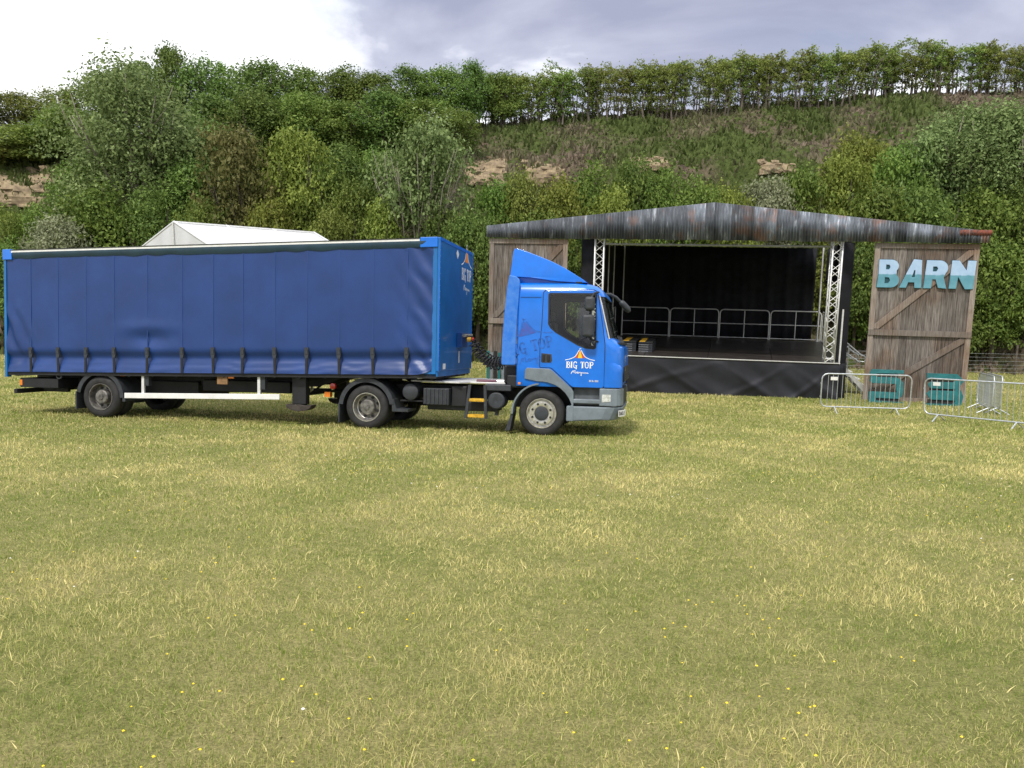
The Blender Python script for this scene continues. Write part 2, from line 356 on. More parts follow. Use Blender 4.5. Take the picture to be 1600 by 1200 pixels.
# ------------------------------------------------------------------ terrain functions
_gy = np.linspace(-60, 90, 1501)
_gp = [(-60, 8.0), (-10, 3.2), (0, 2.23), (14.5, .80), (18, .49), (21, .30), (25, .02), (32, -.15), (90, -.15)]
_gz = np.interp(_gy, [p[0] for p in _gp], [p[1] for p in _gp])
_kk = np.exp(-.5 * (np.arange(-20, 21) / 8.) ** 2); _kk /= _kk.sum()
_gz = np.convolve(np.pad(_gz, 20, mode='edge'), _kk, mode='valid')
def G(y): return np.interp(y, _gy, _gz)
def vnoise(x, y, seed=0):
    """cheap smooth value noise, vectorised"""
    x = np.asarray(x, float); y = np.asarray(y, float)
    xi = np.floor(x); yi = np.floor(y); fx = x - xi; fy = y - yi; fx = fx * fx * (3 - 2 * fx); fy = fy * fy * (3 - 2 * fy)
    def h(a, b):
        v = np.sin(a * 127.1 + b * 311.7 + seed * 74.7) * 43758.5453; return v - np.floor(v)
    return (h(xi, yi) * (1 - fx) + h(xi + 1, yi) * fx) * (1 - fy) + (h(xi, yi + 1) * (1 - fx) + h(xi + 1, yi + 1) * fx) * fy
def fbm(x, y, seed=0, o=4):
    s = 0; a = .5
    for i in range(o): s = s + a * vnoise(x * 2 ** i, y * 2 ** i, seed + i * 13); a *= .5
    return s
def ground_z(x, y): return G(y) + .05 * (fbm(np.asarray(x) * .35, np.asarray(y) * .35, 3) - .45)
def crest(x): return np.interp(x, [-60, -34, -3, 4, 9, 18, 26, 33, 60], [10.5, 11.6, 13.5, 14.3, 14.7, 15.55, 16.1, 16.4, 17.8])
def hill_z(x, y):
    x = np.asarray(x, float); y = np.asarray(y, float)
    c = crest(x)
    yy = y + 2.2 * (vnoise(x * .16, y * 0, 5) - .5) + 1.2 * (fbm(x * .4, y * .3, 8) - .5)
    t = np.interp(yy, [32.5, 35, 40, 42.8, 44.3, 47, 50, 52.5, 60], [-.06, .03, .30, .47, .70, .80, .92, 1.0, 1.03])
    rough = (fbm(x * .9, y * .9, 21) - .47) * 1.3 * np.clip((y - 34) / 4, 0, 1) * np.clip((53 - y) / 4, .12, 1)
    return -.4 + (c + .4) * t + rough

# ------------------------------------------------------------------ ground
def ground_mat():
    m = bpy.data.materials.new('dry_meadow_turf'); m.use_nodes = True; t = m.node_tree; b = t.nodes['Principled BSDF']
    gm = N(t, 'ShaderNodeNewGeometry')
    n1 = N(t, 'ShaderNodeTexNoise'); n1.inputs['Scale'].default_value = .55; n1.inputs['Detail'].default_value = 7; n1.inputs['Roughness'].default_value = .62
    n2 = N(t, 'ShaderNodeTexNoise'); n2.inputs['Scale'].default_value = 9; n2.inputs['Detail'].default_value = 9; n2.inputs['Roughness'].default_value = .75
    n3 = N(t, 'ShaderNodeTexNoise'); n3.inputs['Scale'].default_value = 70; n3.inputs['Detail'].default_value = 4; n3.inputs['Roughness'].default_value = .8
    for n in (n1, n2, n3): t.links.new(gm.outputs['Position'], n.inputs['Vector'])
    r1 = N(t, 'ShaderNodeValToRGB'); t.links.new(n1.outputs['Fac'], r1.inputs[0])
    r1.color_ramp.elements[0].position = .36; r1.color_ramp.elements[0].color = (.21, .25, .06, 1)
    r1.color_ramp.elements[1].position = .62; r1.color_ramp.elements[1].color = (.45, .39, .17, 1)
    r2 = N(t, 'ShaderNodeValToRGB'); t.links.new(n2.outputs['Fac'], r2.inputs[0])
    r2.color_ramp.elements[0].position = .34; r2.color_ramp.elements[0].color = (.15, .19, .045, 1)
    r2.color_ramp.elements[1].position = .68; r2.color_ramp.elements[1].color = (.52, .46, .21, 1)
    mx = N(t, 'ShaderNodeMix', data_type='RGBA'); mx.inputs[0].default_value = .5; t.links.new(r1.outputs[0], mx.inputs[6]); t.links.new(r2.outputs[0], mx.inputs[7])
    r3 = N(t, 'ShaderNodeMapRange'); r3.inputs[1].default_value = .3; r3.inputs[2].default_value = .7; r3.inputs[3].default_value = .28; r3.inputs[4].default_value = 1.0; t.links.new(n3.outputs['Fac'], r3.inputs[0])
    m3 = N(t, 'ShaderNodeVectorMath', operation='SCALE'); t.links.new(mx.outputs[2], m3.inputs[0]); t.links.new(r3.outputs[0], m3.inputs['Scale'])
    t.links.new(m3.outputs[0], b.inputs['Base Color']); b.inputs['Roughness'].default_value = .95; b.inputs['Specular IOR Level'].default_value = .1
    bu = N(t, 'ShaderNodeBump'); bu.inputs['Strength'].default_value = .9; bu.inputs['Distance'].default_value = .04
    t.links.new(n2.outputs['Fac'], bu.inputs['Height']); t.links.new(bu.outputs[0], b.inputs['Normal'])
    return m
TURF = ground_mat()
xs = np.concatenate([np.linspace(-400, -44, 14), np.linspace(-40, 40, 161), np.linspace(44, 400, 14)])
ys = np.concatenate([np.linspace(-60, -4, 12), np.linspace(-3, 38, 124), np.linspace(42, 90, 8)])
X, Y = np.meshgrid(xs, ys, indexing='ij'); Z = ground_z(X, Y)
def gridfaces(a, b):
    i, j = np.meshgrid(np.arange(a - 1), np.arange(b - 1), indexing='ij'); k = (i * b + j).ravel()
    return np.stack([k, k + b, k + b + 1, k + 1], 1)
me = np_mesh('ground', np.stack([X.ravel(), Y.ravel(), Z.ravel()], 1), gridfaces(len(xs), len(ys)), [TURF]); me.shade_smooth()
struct(obj_from('ground', me))

# hillside
def hill_mat():
    m = bpy.data.materials.new('scrubby_bank'); m.use_nodes = True; t = m.node_tree; b = t.nodes['Principled BSDF']
    gm = N(t, 'ShaderNodeNewGeometry')
    n1 = N(t, 'ShaderNodeTexNoise'); n1.inputs['Scale'].default_value = .28; n1.inputs['Detail'].default_value = 6
    n2 = N(t, 'ShaderNodeTexNoise'); n2.inputs['Scale'].default_value = 2.6; n2.inputs['Detail'].default_value = 8; n2.inputs['Roughness'].default_value = .75
    for n in (n1, n2): t.links.new(gm.outputs['Position'], n.inputs['Vector'])
    r1 = N(t, 'ShaderNodeValToRGB'); t.links.new(n1.outputs['Fac'], r1.inputs[0])
    r1.color_ramp.elements[0].position = .50; r1.color_ramp.elements[0].color = (.09, .12, .035, 1)
    r1.color_ramp.elements[1].position = .66; r1.color_ramp.elements[1].color = (.17, .13, .10, 1)
    r2 = N(t, 'ShaderNodeValToRGB'); t.links.new(n2.outputs['Fac'], r2.inputs[0])
    r2.color_ramp.elements[0].position = .35; r2.color_ramp.elements[0].color = (.45, .45, .45, 1)
    r2.color_ramp.elements[1].position = .7; r2.color_ramp.elements[1].color = (1.35, 1.35, 1.3, 1)
    mx = N(t, 'ShaderNodeMix', data_type='RGBA', blend_type='MULTIPLY'); mx.inputs[0].default_value = 1
    t.links.new(r1.outputs[0], mx.inputs[6]); t.links.new(r2.outputs[0], mx.inputs[7]); t.links.new(mx.outputs[2], b.inputs['Base Color'])
    b.inputs['Roughness'].default_value = .95; b.inputs['Specular IOR Level'].default_value = .1
    bu = N(t, 'ShaderNodeBump'); bu.inputs['Strength'].default_value = 1.; bu.inputs['Distance'].default_value = .25
    t.links.new(n2.outputs['Fac'], bu.inputs['Height']); t.links.new(bu.outputs[0], b.inputs['Normal'])
    return m
xs = np.concatenate([np.linspace(-300, -62, 12), np.linspace(-60, 60, 301), np.linspace(62, 300, 12)])
ys = np.concatenate([np.linspace(33, 55, 80), np.linspace(58, 400, 12)])
X, Y = np.meshgrid(xs, ys, indexing='ij'); Z = hill_z(X, Y)
me = np_mesh('hillside', np.stack([X.ravel(), Y.ravel(), Z.ravel()], 1), gridfaces(len(xs), len(ys)), [hill_mat()]); me.shade_smooth()
struct(obj_from('hillside', me))

# ------------------------------------------------------------------ lorry helpers
def frame(contact, head, off):
    n = Vector((0, .092, 1)).normalized(); f = Vector((math.cos(head), -math.sin(head), 0)); f = (f - n * f.dot(n)).normalized()
    l = n.cross(f); o = Vector(contact) + l * off
    M = Matrix.Identity(4)
    for i in range(3): M[i][0] = f[i]; M[i][1] = l[i]; M[i][2] = n[i]; M[i][3] = o[i]
    return M
GL = {  # stroke letters in a unit-high box: (polyline, width)
 'B': ([([(.14, 0), (.14, 1)], .2), ([(0, .035), (.3, .035)], .07), ([(0, .965), (.3, .965)], .07), ([(.14, .95), (.38, .94), (.49, .84), (.49, .70), (.38, .56), (.14, .53)], .11), ([(.14, .53), (.42, .5), (.55, .38), (.55, .2), (.42, .06), (.14, .045)], .12)], .66),
 'I': ([([(.15, 0), (.15, 1)], .2), ([(0, .035), (.3, .035)], .07), ([(0, .965), (.3, .965)], .07)], .36),
 'G': ([([(.56, .74), (.55, .9), (.42, .97), (.28, .95), (.14, .8), (.1, .5), (.14, .2), (.28, .05), (.44, .05), (.54, .12)], .13), ([(.12, .72), (.12, .3)], .17), ([(.53, .42), (.53, -.16)], .17), ([(.36, .42), (.68, .42)], .07)], .74),
 'T': ([([(.3, 0), (.3, 1)], .2), ([(0, .95), (.6, .95)], .1), ([(.03, .98), (.03, .74)], .06), ([(.57, .98), (.57, .74)], .06), ([(.15, .035), (.45, .035)], .07)], .62),
 'O': ([([(.34 + .28 * math.cos(a * math.pi / 10), .5 + .45 * math.sin(a * math.pi / 10)) for a in range(21)], .11), ([(.11, .72), (.11, .28)], .16), ([(.57, .72), (.57, .28)], .16)], .74),
 'P': ([([(.14, 0), (.14, 1)], .2), ([(0, .035), (.3, .035)], .07), ([(0, .965), (.3, .965)], .07), ([(.14, .95), (.42, .94), (.54, .82), (.54, .64), (.42, .49), (.14, .47)], .12)], .62),
 'D': ([([(.1, 0), (.1, 1)], .17), ([(.1, .93), (.35, .9), (.5, .7), (.5, .3), (.35, .1), (.1, .07)], .15)], .66),
 'A': ([([(.02, 0), (.28, .97)], .15), ([(.28, .97), (.54, 0)], .15), ([(.12, .32), (.44, .32)], .13)], .64),
 'F': ([([(.1, 0), (.1, 1)], .17), ([(.1, .93), (.5, .93)], .14), ([(.1, .52), (.42, .52)], .14)], .58),
 '0': ([([(.3 + .22 * math.cos(a * math.pi / 8), .5 + .43 * math.sin(a * math.pi / 8)) for a in range(17)], .14)], .64),
 '7': ([([(.05, .93), (.5, .93), (.2, 0)], .14)], .58),
 ' ': ([], .42)}
def text(mb, s, h, fn, mi=0, cx=True, spread=.0):
    w = sum(GL[c][1] + spread for c in s) * h; x = -w / 2 if cx else 0
    for c in s:
        for pts, sw in GL[c][0]: mb.ribbon([(x + p[0] * h, p[1] * h) for p in pts], sw * h, fn, mi)
        x += (GL[c][1] + spread) * h
    return w
SCRIPT = [(-.16, 0), (-.135, .045), (-.12, .062), (-.118, .02), (-.105, .055), (-.085, .064), (-.088, .015), (-.07, .01), (-.05, .035), (-.035, .035), (-.045, .01), (-.03, .008), (-.02, .034), (-.012, .01), (0, .03), (.015, .03), (.01, .008), (.028, .03), (.034, -.03), (.024, -.036), (.03, .005), (.05, .03), (.05, .008), (.066, .03), (.072, .01), (.084, .028), (.086, .008), (.10, .028), (.104, .008), (.118, .027), (.122, .008), (.138, .026), (.15, .012), (.165, .012)]
def logo(parent, fn, k=1., mats=None, name='printed_logo', roty=0.):
    """tent emblem over the words; origin at centre of the text baseline, metres at door size"""
    ca, sa = math.cos(roty), math.sin(roty)
    g = lambda a, b: fn(k * (a * ca - b * sa), k * (a * sa + b * ca))
    w_, r_, y_ = mats or (WHT, REDV, YELV)
    mb = MB(); mb.nofix = 1
    text(mb, 'BIG TOP', .122, g)
    mb.ribbon([(a, b - .105) for a, b in SCRIPT], .011, g)
    mb.ribbon([(-.275, .148), (-.19, .166), (-.12, .196), (-.085, .222), (-.05, .275), (-.02, .335)], .012, g)
    mb.ribbon([(.275, .148), (.19, .166), (.12, .196), (.085, .222), (.05, .275), (.02, .335)], .012, g)
    mb.add([g(-.012, .352), g(.03, .362), g(-.012, .372)], [(0, 1, 2)]); mb.ribbon([(-.008, .33), (-.008, .372)], .008, g)
    o = mb.build(name, w_, parent)
    m2 = MB(); m2.nofix = 1
    m2.add([g(-.098, .19), g(-.042, .188), g(-.004, .33)], [(0, 1, 2)]); m2.add([g(.042, .188), g(.098, .19), g(.004, .33)], [(0, 1, 2)])
    m2.build('printed_emblem', r_, parent)
    m3 = MB(); m3.nofix = 1; m3.add([g(-.042, .188), g(.042, .188), g(.004, .33), g(-.004, .33)], [(0, 1, 2, 3)]); m3.build('printed_emblem', y_, parent)
    return o
def wheel(parent, x, yo, s, kind, dual=False, r=.44):
    """yo = outer face, s=+1 means inward is +y"""
    P = lambda pr: [(a, b * s) for a, b in pr]
    ty = [(.285, .02), (.30, .0), (.355, -.008), (.40, .006), (.428, .03), (r - .004, .055), (r, .07), (r, .125), (r - .012, .13), (r, .135), (r, .185), (r - .004, .20), (.428, .225), (.40, .245), (.30, .25), (.285, .24)]
    mb = MB().lathe(P(ty), (x, yo, r), 48)
    if dual: mb.lathe([(a, (b + .29) * s) for a, b in ty], (x, yo, r), 48)
    w = mb.build('wheel', RUBBER, parent, smooth=40)
    if kind == 'front':
        MB().lathe(P([(.287, .02), (.282, .002), (.272, .002), (.262, .03), (.255, .055), (.235, .06), (.232, .035), (.225, .02), (.14, .012), (.135, .014)]), (x, yo, r), 40).build('rim', CHROME, w, smooth=35)
        MB().lathe(P([(.135, .02), (.13, -.01), (.10, -.018), (.02, -.02), (0, -.02)]), (x, yo, r), 28).build('hub', DGREY, w, smooth=35)
        nr, no, nm = .185, .016, BLACK
    else:
        MB().lathe(P([(.287, .02), (.284, .0), (.272, .0), (.262, .03), (.256, .10), (.245, .14), (.225, .152), (.15, .15), (.148, .155)]), (x, yo, r), 40).build('rim', CHROME if kind == 'drive' else STEEL, w, smooth=35)
        MB().lathe(P([(.25, .148), (.225, .146), (.15, .143), (.148, .04), (.13, .02), (.06, .015), (.055, -.0), (0, 0)]), (x, yo, r), 28).build('hub', STEEL, w, smooth=35)
        nr, no, nm = .198, .14, BLACK
    nb = MB()
    for i in range(8):
        a = 2 * math.pi * (i + .5) / 8; c = (x + nr * math.cos(a), yo + no * s, r + nr * math.sin(a))
        nb.lathe([(.0, -.012 * s), (.022 if kind == 'front' else .03, -.012 * s), (.024 if kind == 'front' else .031, .02 * s)], c, 10)
    nb.build('wheel_nuts', nm, w, smooth=40)['kind'] = 'stuff'
    return w
def guard(mb, cx, cz, r, a0, a1, y0, y1, th=.03, n=18, lip=.05):
    o, i = [], []
    for k in range(n + 1):
        a = R(a0 + (a1 - a0) * k / n); o.append((cx + (r + th) * math.cos(a), cz + (r + th) * math.sin(a))); i.append((cx + r * math.cos(a), cz + r * math.sin(a)))
    for k in range(n):
        q = [o[k], o[k + 1], i[k + 1], i[k]]
        vs = [(p[0], y0, p[1]) for p in q] + [(p[0], y1, p[1]) for p in q]
        fs = [(0, 1, 2, 3), (7, 6, 5, 4), (0, 4, 5, 1), (2, 6, 7, 3)]
        if k == 0: fs.append((3, 7, 4, 0))
        if k == n - 1: fs.append((1, 5, 6, 2))
        mb.add(vs, fs)
    if lip:   # rolled outer edge
        for k in range(n):
            a, b = R(a0 + (a1 - a0) * k / n), R(a0 + (a1 - a0) * (k + 1) / n); rr = r - lip
            q = [(cx + rr * math.cos(a), cz + rr * math.sin(a)), (cx + rr * math.cos(b), cz + rr * math.sin(b)), i[k + 1], i[k]]
            mb.add([(p[0], y0, p[1]) for p in q] + [(p[0], y0 + .015 * (1 if y1 > y0 else -1), p[1]) for p in q], [(0, 1, 2, 3), (7, 6, 5, 4), (0, 4, 5, 1)])
    return mb
def boolean(o, cutter, op='DIFFERENCE'):
    m = o.modifiers.new('b', 'BOOLEAN'); m.operation = op; m.solver = 'EXACT'; m.object = cutter
    try: m.material_mode = 'TRANSFER'
    except Exception: pass
    dg = bpy.context.evaluated_depsgraph_get(); ne = bpy.data.meshes.new_from_object(o.evaluated_get(dg)); o.modifiers.clear(); o.data = ne
    bpy.data.objects.remove(cutter, do_unlink=True)

# ------------------------------------------------------------------ tractor unit
TR = thing('tractor_lorry', 'bright blue lorry cab unit with roof spoiler parked in front of the stage', 'lorry', frame((.562, 14.195, .812), R(11), 1.12))
LV = [(.95, 1.43, 1.10), (1.0, 1.475, 1.12), (1.3, 1.50, 1.12), (1.58, 1.51, 1.12), (1.70, 1.495, 1.12), (1.78, 1.42, 1.12), (1.85, 1.338, 1.12), (2.2, 1.252, 1.12), (2.5, 1.178, 1.118), (2.67, 1.13, 1.11), (2.76, 1.085, 1.09), (2.83, 1.01, 1.06), (2.88, .88, 1.0), (2.905, .62, .9)]
def sect(z, xf, hw, xb=-.5, rf=.30, rb=.05):
    pts = []
    for sx, cx, cy, r, a0 in ((0, xf - rf, hw - rf, rf, 0), (1, xb + rb, hw - rb, rb, 90), (1, xb + rb, -(hw - rb), rb, 180), (0, xf - rf, -(hw - rf), rf, 270)):
        for k in range(9): a = R(a0 + 90 * k / 8); pts.append((cx + r * math.cos(a), cy + r * math.sin(a), z))
    return pts
def loft(levels, **kw):
    mb = MB(); n = 36
    for z, xf, hw in levels: mb.v += sect(z, xf, hw, **kw)
    for i in range(len(levels) - 1):
        for j in range(n): a = i * n + j; b = i * n + (j + 1) % n; mb.f.append((a, b, b + n, a + n)); mb.mi.append(0)
    mb.f.append(tuple(reversed(range(n)))); mb.f.append(tuple((len(levels) - 1) * n + j for j in range(n))); mb.mi += [0, 0]
    return mb
cab = loft(LV).build('cab_body', BLUE, TR)
inner = loft([(1.12, 1.36, 1.05), (1.6, 1.40, 1.05), (1.74, 1.36, 1.05), (1.84, 1.27, 1.05), (2.66, 1.06, 1.05), (2.78, .9, 1.0)], xb=-.43).build('cutter', INTR); inner.matrix_world = TR.matrix_world
boolean(cab, inner)
WIN = [(.10, 2.66), (.13, 2.685), (.95, 2.685), (.975, 2.66), (.985, 1.71), (.95, 1.68), (.80, 1.69), (.65, 1.745), (.25, 1.965), (.15, 2.045), (.105, 2.12)]
cut = MB().prism(WIN, -2, 2).build('cutter', INTR); cut.matrix_world = TR.matrix_world; boolean(cab, cut)
cut = MB().prism([(1.7, 1.875), (1.7, 2.645), (1.03, 2.645), (1.20, 1.875)], -1.065, 1.065).build('cutter', BLACK); cut.matrix_world = TR.matrix_world; boolean(cab, cut)
cab.data.shade_smooth(); cab.data.set_sharp_from_angle(angle=R(28))
DOOR = [(.0, 2.70), (.04, 2.745), (.93, 2.755), (1.0, 2.72), (1.045, 2.45), (1.12, 2.0), (1.155, 1.75), (1.16, .99), (1.13, .955), (.585, .955), (.55, .975), (.19, 1.29), (.15, 1.305), (-.03, 1.305), (-.045, 1.33), (-.045, 1.75), (-.02, 2.1)]
for sy in (-1, 1):
    d = MB().prism(DOOR, sy * 1.112, sy * 1.132, [WIN]).build('door', BLUE, TR, bevel=.006)
    MB().prism([(.55 + (p[0] - .55) * 1.022, 1.85 + (p[1] - 1.85) * 1.014) for p in DOOR], sy * 1.1185, sy * 1.1225, [WIN]).build('door_gap', BLACK, d)
    MB().box((-.44, sy * 1.119, 2.615), (-.05, sy * 1.1225, 2.622)).build('panel_gap', BLACK, d)
    ring = [(.5 + (p[0] - .5) * .965 + .01, 2.2 + (p[1] - 2.2) * .955) for p in WIN]
    big = [(.5 + (p[0] - .5) * 1.03, 2.2 + (p[1] - 2.2) * 1.03) for p in WIN]
    MB().prism(big, sy * 1.129, sy * 1.137, [ring]).build('window_seal', BLACK, d)
    gp = MB(); gp.add([(p[0], sy * 1.122, p[1]) for p in ring], [tuple(range(len(ring)))]); gp.build('window_pane', MT['side_glass'], d)
    hb = MB().prism([(-.02, 1.575), (.17, 1.56), (.185, 1.44), (.16, 1.40), (-.0, 1.40), (-.03, 1.42)], sy * 1.128, sy * 1.139).build('handle', DGREY, d, bevel=.004)
    if sy < 0:
        MB().box((.0, -1.158, 1.43), (.045, -1.139, 1.55)).box((.09, -1.158, 1.43), (.14, -1.139, 1.55)).build('handle_grip', BLACK, d, bevel=.006)
        logo(TR, lambda a, b: (.705 + a, -1.1345, 1.31 + b))
        bd = MB()
        for i, w in enumerate((.03, .018, .03, .012, .03, .03, .018)): bd.box((.885 + i * .026, -1.1375, 1.06), (.885 + i * .026 + w * .7, -1.1325, 1.095 - (.012 if i == 3 else 0)))
        bd.build('badge', SILV, TR)
logo(TR, lambda a, b: (-.21 + a, -1.1245 if a < .155 else -1.1345, 1.60 + b), 1.72, (GHOST, GHOSTR, GHOSTR), 'faded_logo', R(15))
# windscreen
def scr(u, v):
    z = 1.86 + .80 * v; xf = np.interp(z, [l[0] for l in LV], [l[1] for l in LV]); y = -1.075 + 2.15 * u
    q = max(0, abs(y) - .82); return (xf - .3 + math.sqrt(max(0, .09 - q * q)) - .02, y, z)
MB().grid(scr, 24, 6).build('windscreen', MT['screen_glass'], TR, smooth=60)
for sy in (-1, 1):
    MB().tube([(lambda q_: (q_[0] + .022, q_[1], q_[2]))(scr(.012 if sy < 0 else .988, v_ / 8)) for v_ in range(9)], .014, 6).build('windscreen_edge_glint', ALUW, TR, smooth=60)  # pale tube added in place of the bright reflection along the windscreen edge
# wiper arms on scuttle, black scuttle panel
wp = MB()
for y in (-.75, -.1, .5): wp.tube([(1.46, y, 1.77), (1.40, y + .04, 1.84), (1.34, y + .42, 1.93)], .012, 6)
wp.box((1.36, -.95, 1.765), (1.47, .95, 1.80)); wp.build('wiper', BLACK, TR)
# roof spoiler
SP = [(-.68, 3.02), (-.665, 3.2), (-.64, 3.50), (-.615, 3.555), (-.56, 3.555), (-.40, 3.505), (-.12, 3.40), (.12, 3.30), (.34, 3.19), (.54, 3.07), (.70, 2.97), (.79, 2.905), (.62, 2.905), (.2, 2.93), (-.3, 3.0)]
sp = MB().prism(SP, -.98, .98)
sp.v = [(x, y * (1 - .10 * max(0, z - 3.0) / .55), z) for x, y, z in sp.v]
sp.build('roof_spoiler', BLUE, TR, bevel=.075, seg=5, smooth=50)
MB().prism([(-.6, 2.86), (-.6, 3.06), (.2, 2.95), (.6, 2.91), (.6, 2.86)], -.86, .86).build('spoiler_base', BLUE, TR)
MB().box((.58, -.985, 2.89), (.70, -.93, 2.925)).build('roof_lamp', BLACK, TR, bevel=.01)
for sy in (-1, 1):
    fr = [(-.66, 3.03), (-.52, 3.0), (-.462, 2.94), (-.455, 2.85), (-.47, 2.6), (-.49, 2.3), (-.51, 1.8), (-.505, 1.36), (-.53, 1.335), (-.76, 1.335), (-.785, 1.36), (-.775, 1.8), (-.745, 2.3), (-.70, 2.8)]
    MB().prism(fr, sy * 1.10, sy * 1.15).build('side_deflector', FADED if sy < 0 else BLUE, TR, bevel=.018, seg=3)
# interior
MB().box((1.02, -.98, 1.3), (1.32, .98, 1.78)).build('dashboard', INTR, TR, bevel=.04)
for y in (-.55, .5):
    MB().box((-.05, y - .25, 1.35), (.42, y + .25, 1.62)).box((-.12, y - .24, 1.6), (.03, y + .24, 2.2)).box((-.10, y - .13, 2.22), (-.01, y + .13, 2.42)).build('seat', INTR, TR, bevel=.04)
sw = MB(); c = Vector((.80, -.5, 1.93)); ax = Vector((-.55, 0, .83)).normalized(); u = Vector((0, 1, 0)); w = ax.cross(u)
sw.tube([c + (u * math.cos(a * math.pi / 12) + w * math.sin(a * math.pi / 12)) * .22 for a in range(25)], .016, 8); sw.tube([c + u * .2, c - u * .2], .02, 6); sw.tube([c, c - ax * .3], .03, 8)
sw.build('steering_wheel', DGREY, TR, smooth=50)
# grille and lettering on the front
MB().box((1.485, -.86, 1.06), (1.522, .86, 1.355)).build('grille', BLACK, TR, bevel=.01)
g2 = MB()
for i in range(4): g2.box((1.52, -.82, 1.09 + i * .04), (1.532, .82, 1.105 + i * .04))
g2.build('grille_slat', DGREY, TR)
t = MB(); t.nofix = 1; text(t, 'DAF', .085, lambda a, b: (1.5245, -.70 + a, 1.262 + b)); t.build('maker_lettering', SILV, TR)
logo(TR, lambda a, b: (1.5135 + .0 * a, -.60 + a, 1.43 + b * .7), .55, (WHT, WHT, WHT))
for sy in (-1, 1):   # corner air vane
    vn = [(1.10, .965), (1.48, .965), (1.46, 1.22), (1.40, 1.38), (1.30, 1.425), (1.17, 1.42), (1.165, 1.0)]
    m = loft([(.955, 1.475, 1.125), (1.0, 1.49, 1.135), (1.2, 1.485, 1.138), (1.36, 1.44, 1.135), (1.43, 1.36, 1.118)], xb=1.165, rf=.17, rb=.005)
    m.v = [p for p in m.v]
    m = MB().grid(lambda a, b, sy=sy: (lambda z, t: ((1.165 + .15 * t if t < .5 else 1.24 + .25 * math.sin((t - .5) * math.pi) * (1 - .45 * max(0, (z - 1.3) / .13) ** 2)), sy * (1.142 if t < .5 else 1.142 - .2 * (1 - math.cos((t - .5) * math.pi))), z))(.965 + .455 * b, a), 14, 8)
    m.build('corner_vane', BLUE, TR, smooth=60)
# mirrors
for sy in (-1, 1):
    a = MB(); a.box((.79, sy * 1.17, 2.37), (.965, sy * 1.42, 2.62)); a.build('mirror', DGREY, TR, bevel=.05, seg=4, smooth=60)
    a = MB(); a.box((.745, sy * 1.17, 1.885), (.965, sy * 1.42, 2.30)); a.build('mirror', DGREY, TR, bevel=.055, seg=4, smooth=60)
    a = MB(); a.tube([(1.02, sy * 1.1, 2.72), (.95, sy * 1.25, 2.69), (.90, sy * 1.30, 2.60), (.88, sy * 1.30, 1.9), (.93, sy * 1.25, 1.84), (1.05, sy * 1.1, 1.8)], .018, 8); a.build('mirror_arm', BLACK, TR, smooth=60)
a = MB(); a.tube([(.98, .80, 2.82), (1.10, .86, 2.82), (1.22, .93, 2.76), (1.34, 1.0, 2.64)], [.025, .032, .032, .03], 10); a.build('front_mirror_arm', DGREY, TR, smooth=60)
a = MB(); a.tube([(1.30, .97, 2.68), (1.34, .99, 2.65), (1.46, 1.06, 2.52), (1.50, 1.08, 2.47)], [.03, .065, .07, .035], 12); a.build('front_mirror', DGREY, TR, smooth=60)
# lower front: arch trim, steps, bumper, headlamps
for sy in (-1, 1):
    arch = [(-.33, 1.09), (-.325, 1.25), (-.29, 1.295), (.14, 1.285), (.20, 1.25), (.56, .93), (.60, .86), (.605, .32), (.49, .32), (.485, .55)]
    arch += [(.60 * math.cos(R(q)), .44 + .60 * math.sin(R(q))) for q in (18, 30, 42, 54, 66, 78, 88)] + [(-.10, 1.045)]
    MB().prism(arch, sy * .75, sy * 1.150).build('wheel_arch_trim', GREYP, TR, bevel=.012)
    mb = guard(MB(), 0, .44, .545, 96, 182, sy * 1.145, sy * .78, .03, 14, .0); mb.build('mudguard', GREYP, TR, smooth=40)
    MB().prism([(-.575, .44), (-.535, .44), (-.60, .10), (-.69, .09)], sy * 1.12, sy * .80).build('mudflap', DGREY, TR)
    st = MB().box((.60, sy * .80, .62), (1.12, sy * 1.02, .94)).box((.60, sy * .80, .36), (1.12, sy * 1.04, .6)); st.build('step_well', mat('scuffed_step_plastic', (.085, .095, .105), .6, var=.3, vscale=7), TR)
    MB().box((.585, sy * .85, .655), (1.13, sy * 1.14, .735)).build('cab_step', GREYP, TR, bevel=.015)
    hl = MB().prism([(1.08, sy * .70), (1.08, sy * 1.14), (1.30, sy * 1.14), (1.40, sy * 1.10), (1.46, sy * 1.02), (1.495, sy * .90), (1.505, sy * .70)], .615, .945, ax='z'); hl.build('lamp_housing', GREYP, TR, bevel=.02, seg=3)
    ln = MB().grid(lambda a, b, sy=sy: ((1.13 + .24 * a), sy * (1.147 - .05 * max(0, a - .55) ** 1.5 / .3), .69 + .145 * b + .02 * a * (1 - b)), 8, 4); ln.build('headlight', LENS, TR, smooth=60)
bo = [(.47, -1.14), (1.22, -1.14), (1.37, -1.10), (1.46, -1.02), (1.515, -.88), (1.53, -.5), (1.53, .5), (1.515, .88), (1.46, 1.02), (1.37, 1.10), (1.22, 1.14), (.47, 1.14)]
bm_ = MB().prism(bo, .31, .60, ax='z'); bm_.v = [(x - (.10 if z < .4 and x > 1.1 else 0), y, z + (.0 if x < 1.2 or z > .4 else .05)) for x, y, z in bm_.v]
bm_.build('bumper', GREYP, TR, bevel=.025, seg=3)
MB().box((1.40, -.70, .62), (1.50, .70, .93)).build('lower_grille', BLACK, TR)
pl = MB().prism([(1.44, -1.095), (1.53, -.93), (1.545, -.60), (1.541, -.60), (1.522, -.925), (1.432, -1.09)], .43, .545, ax='z'); pl.v = [(x + .006, y - .006, z) for x, y, z in pl.v]; pl.build('number_plate', WHITE, TR)
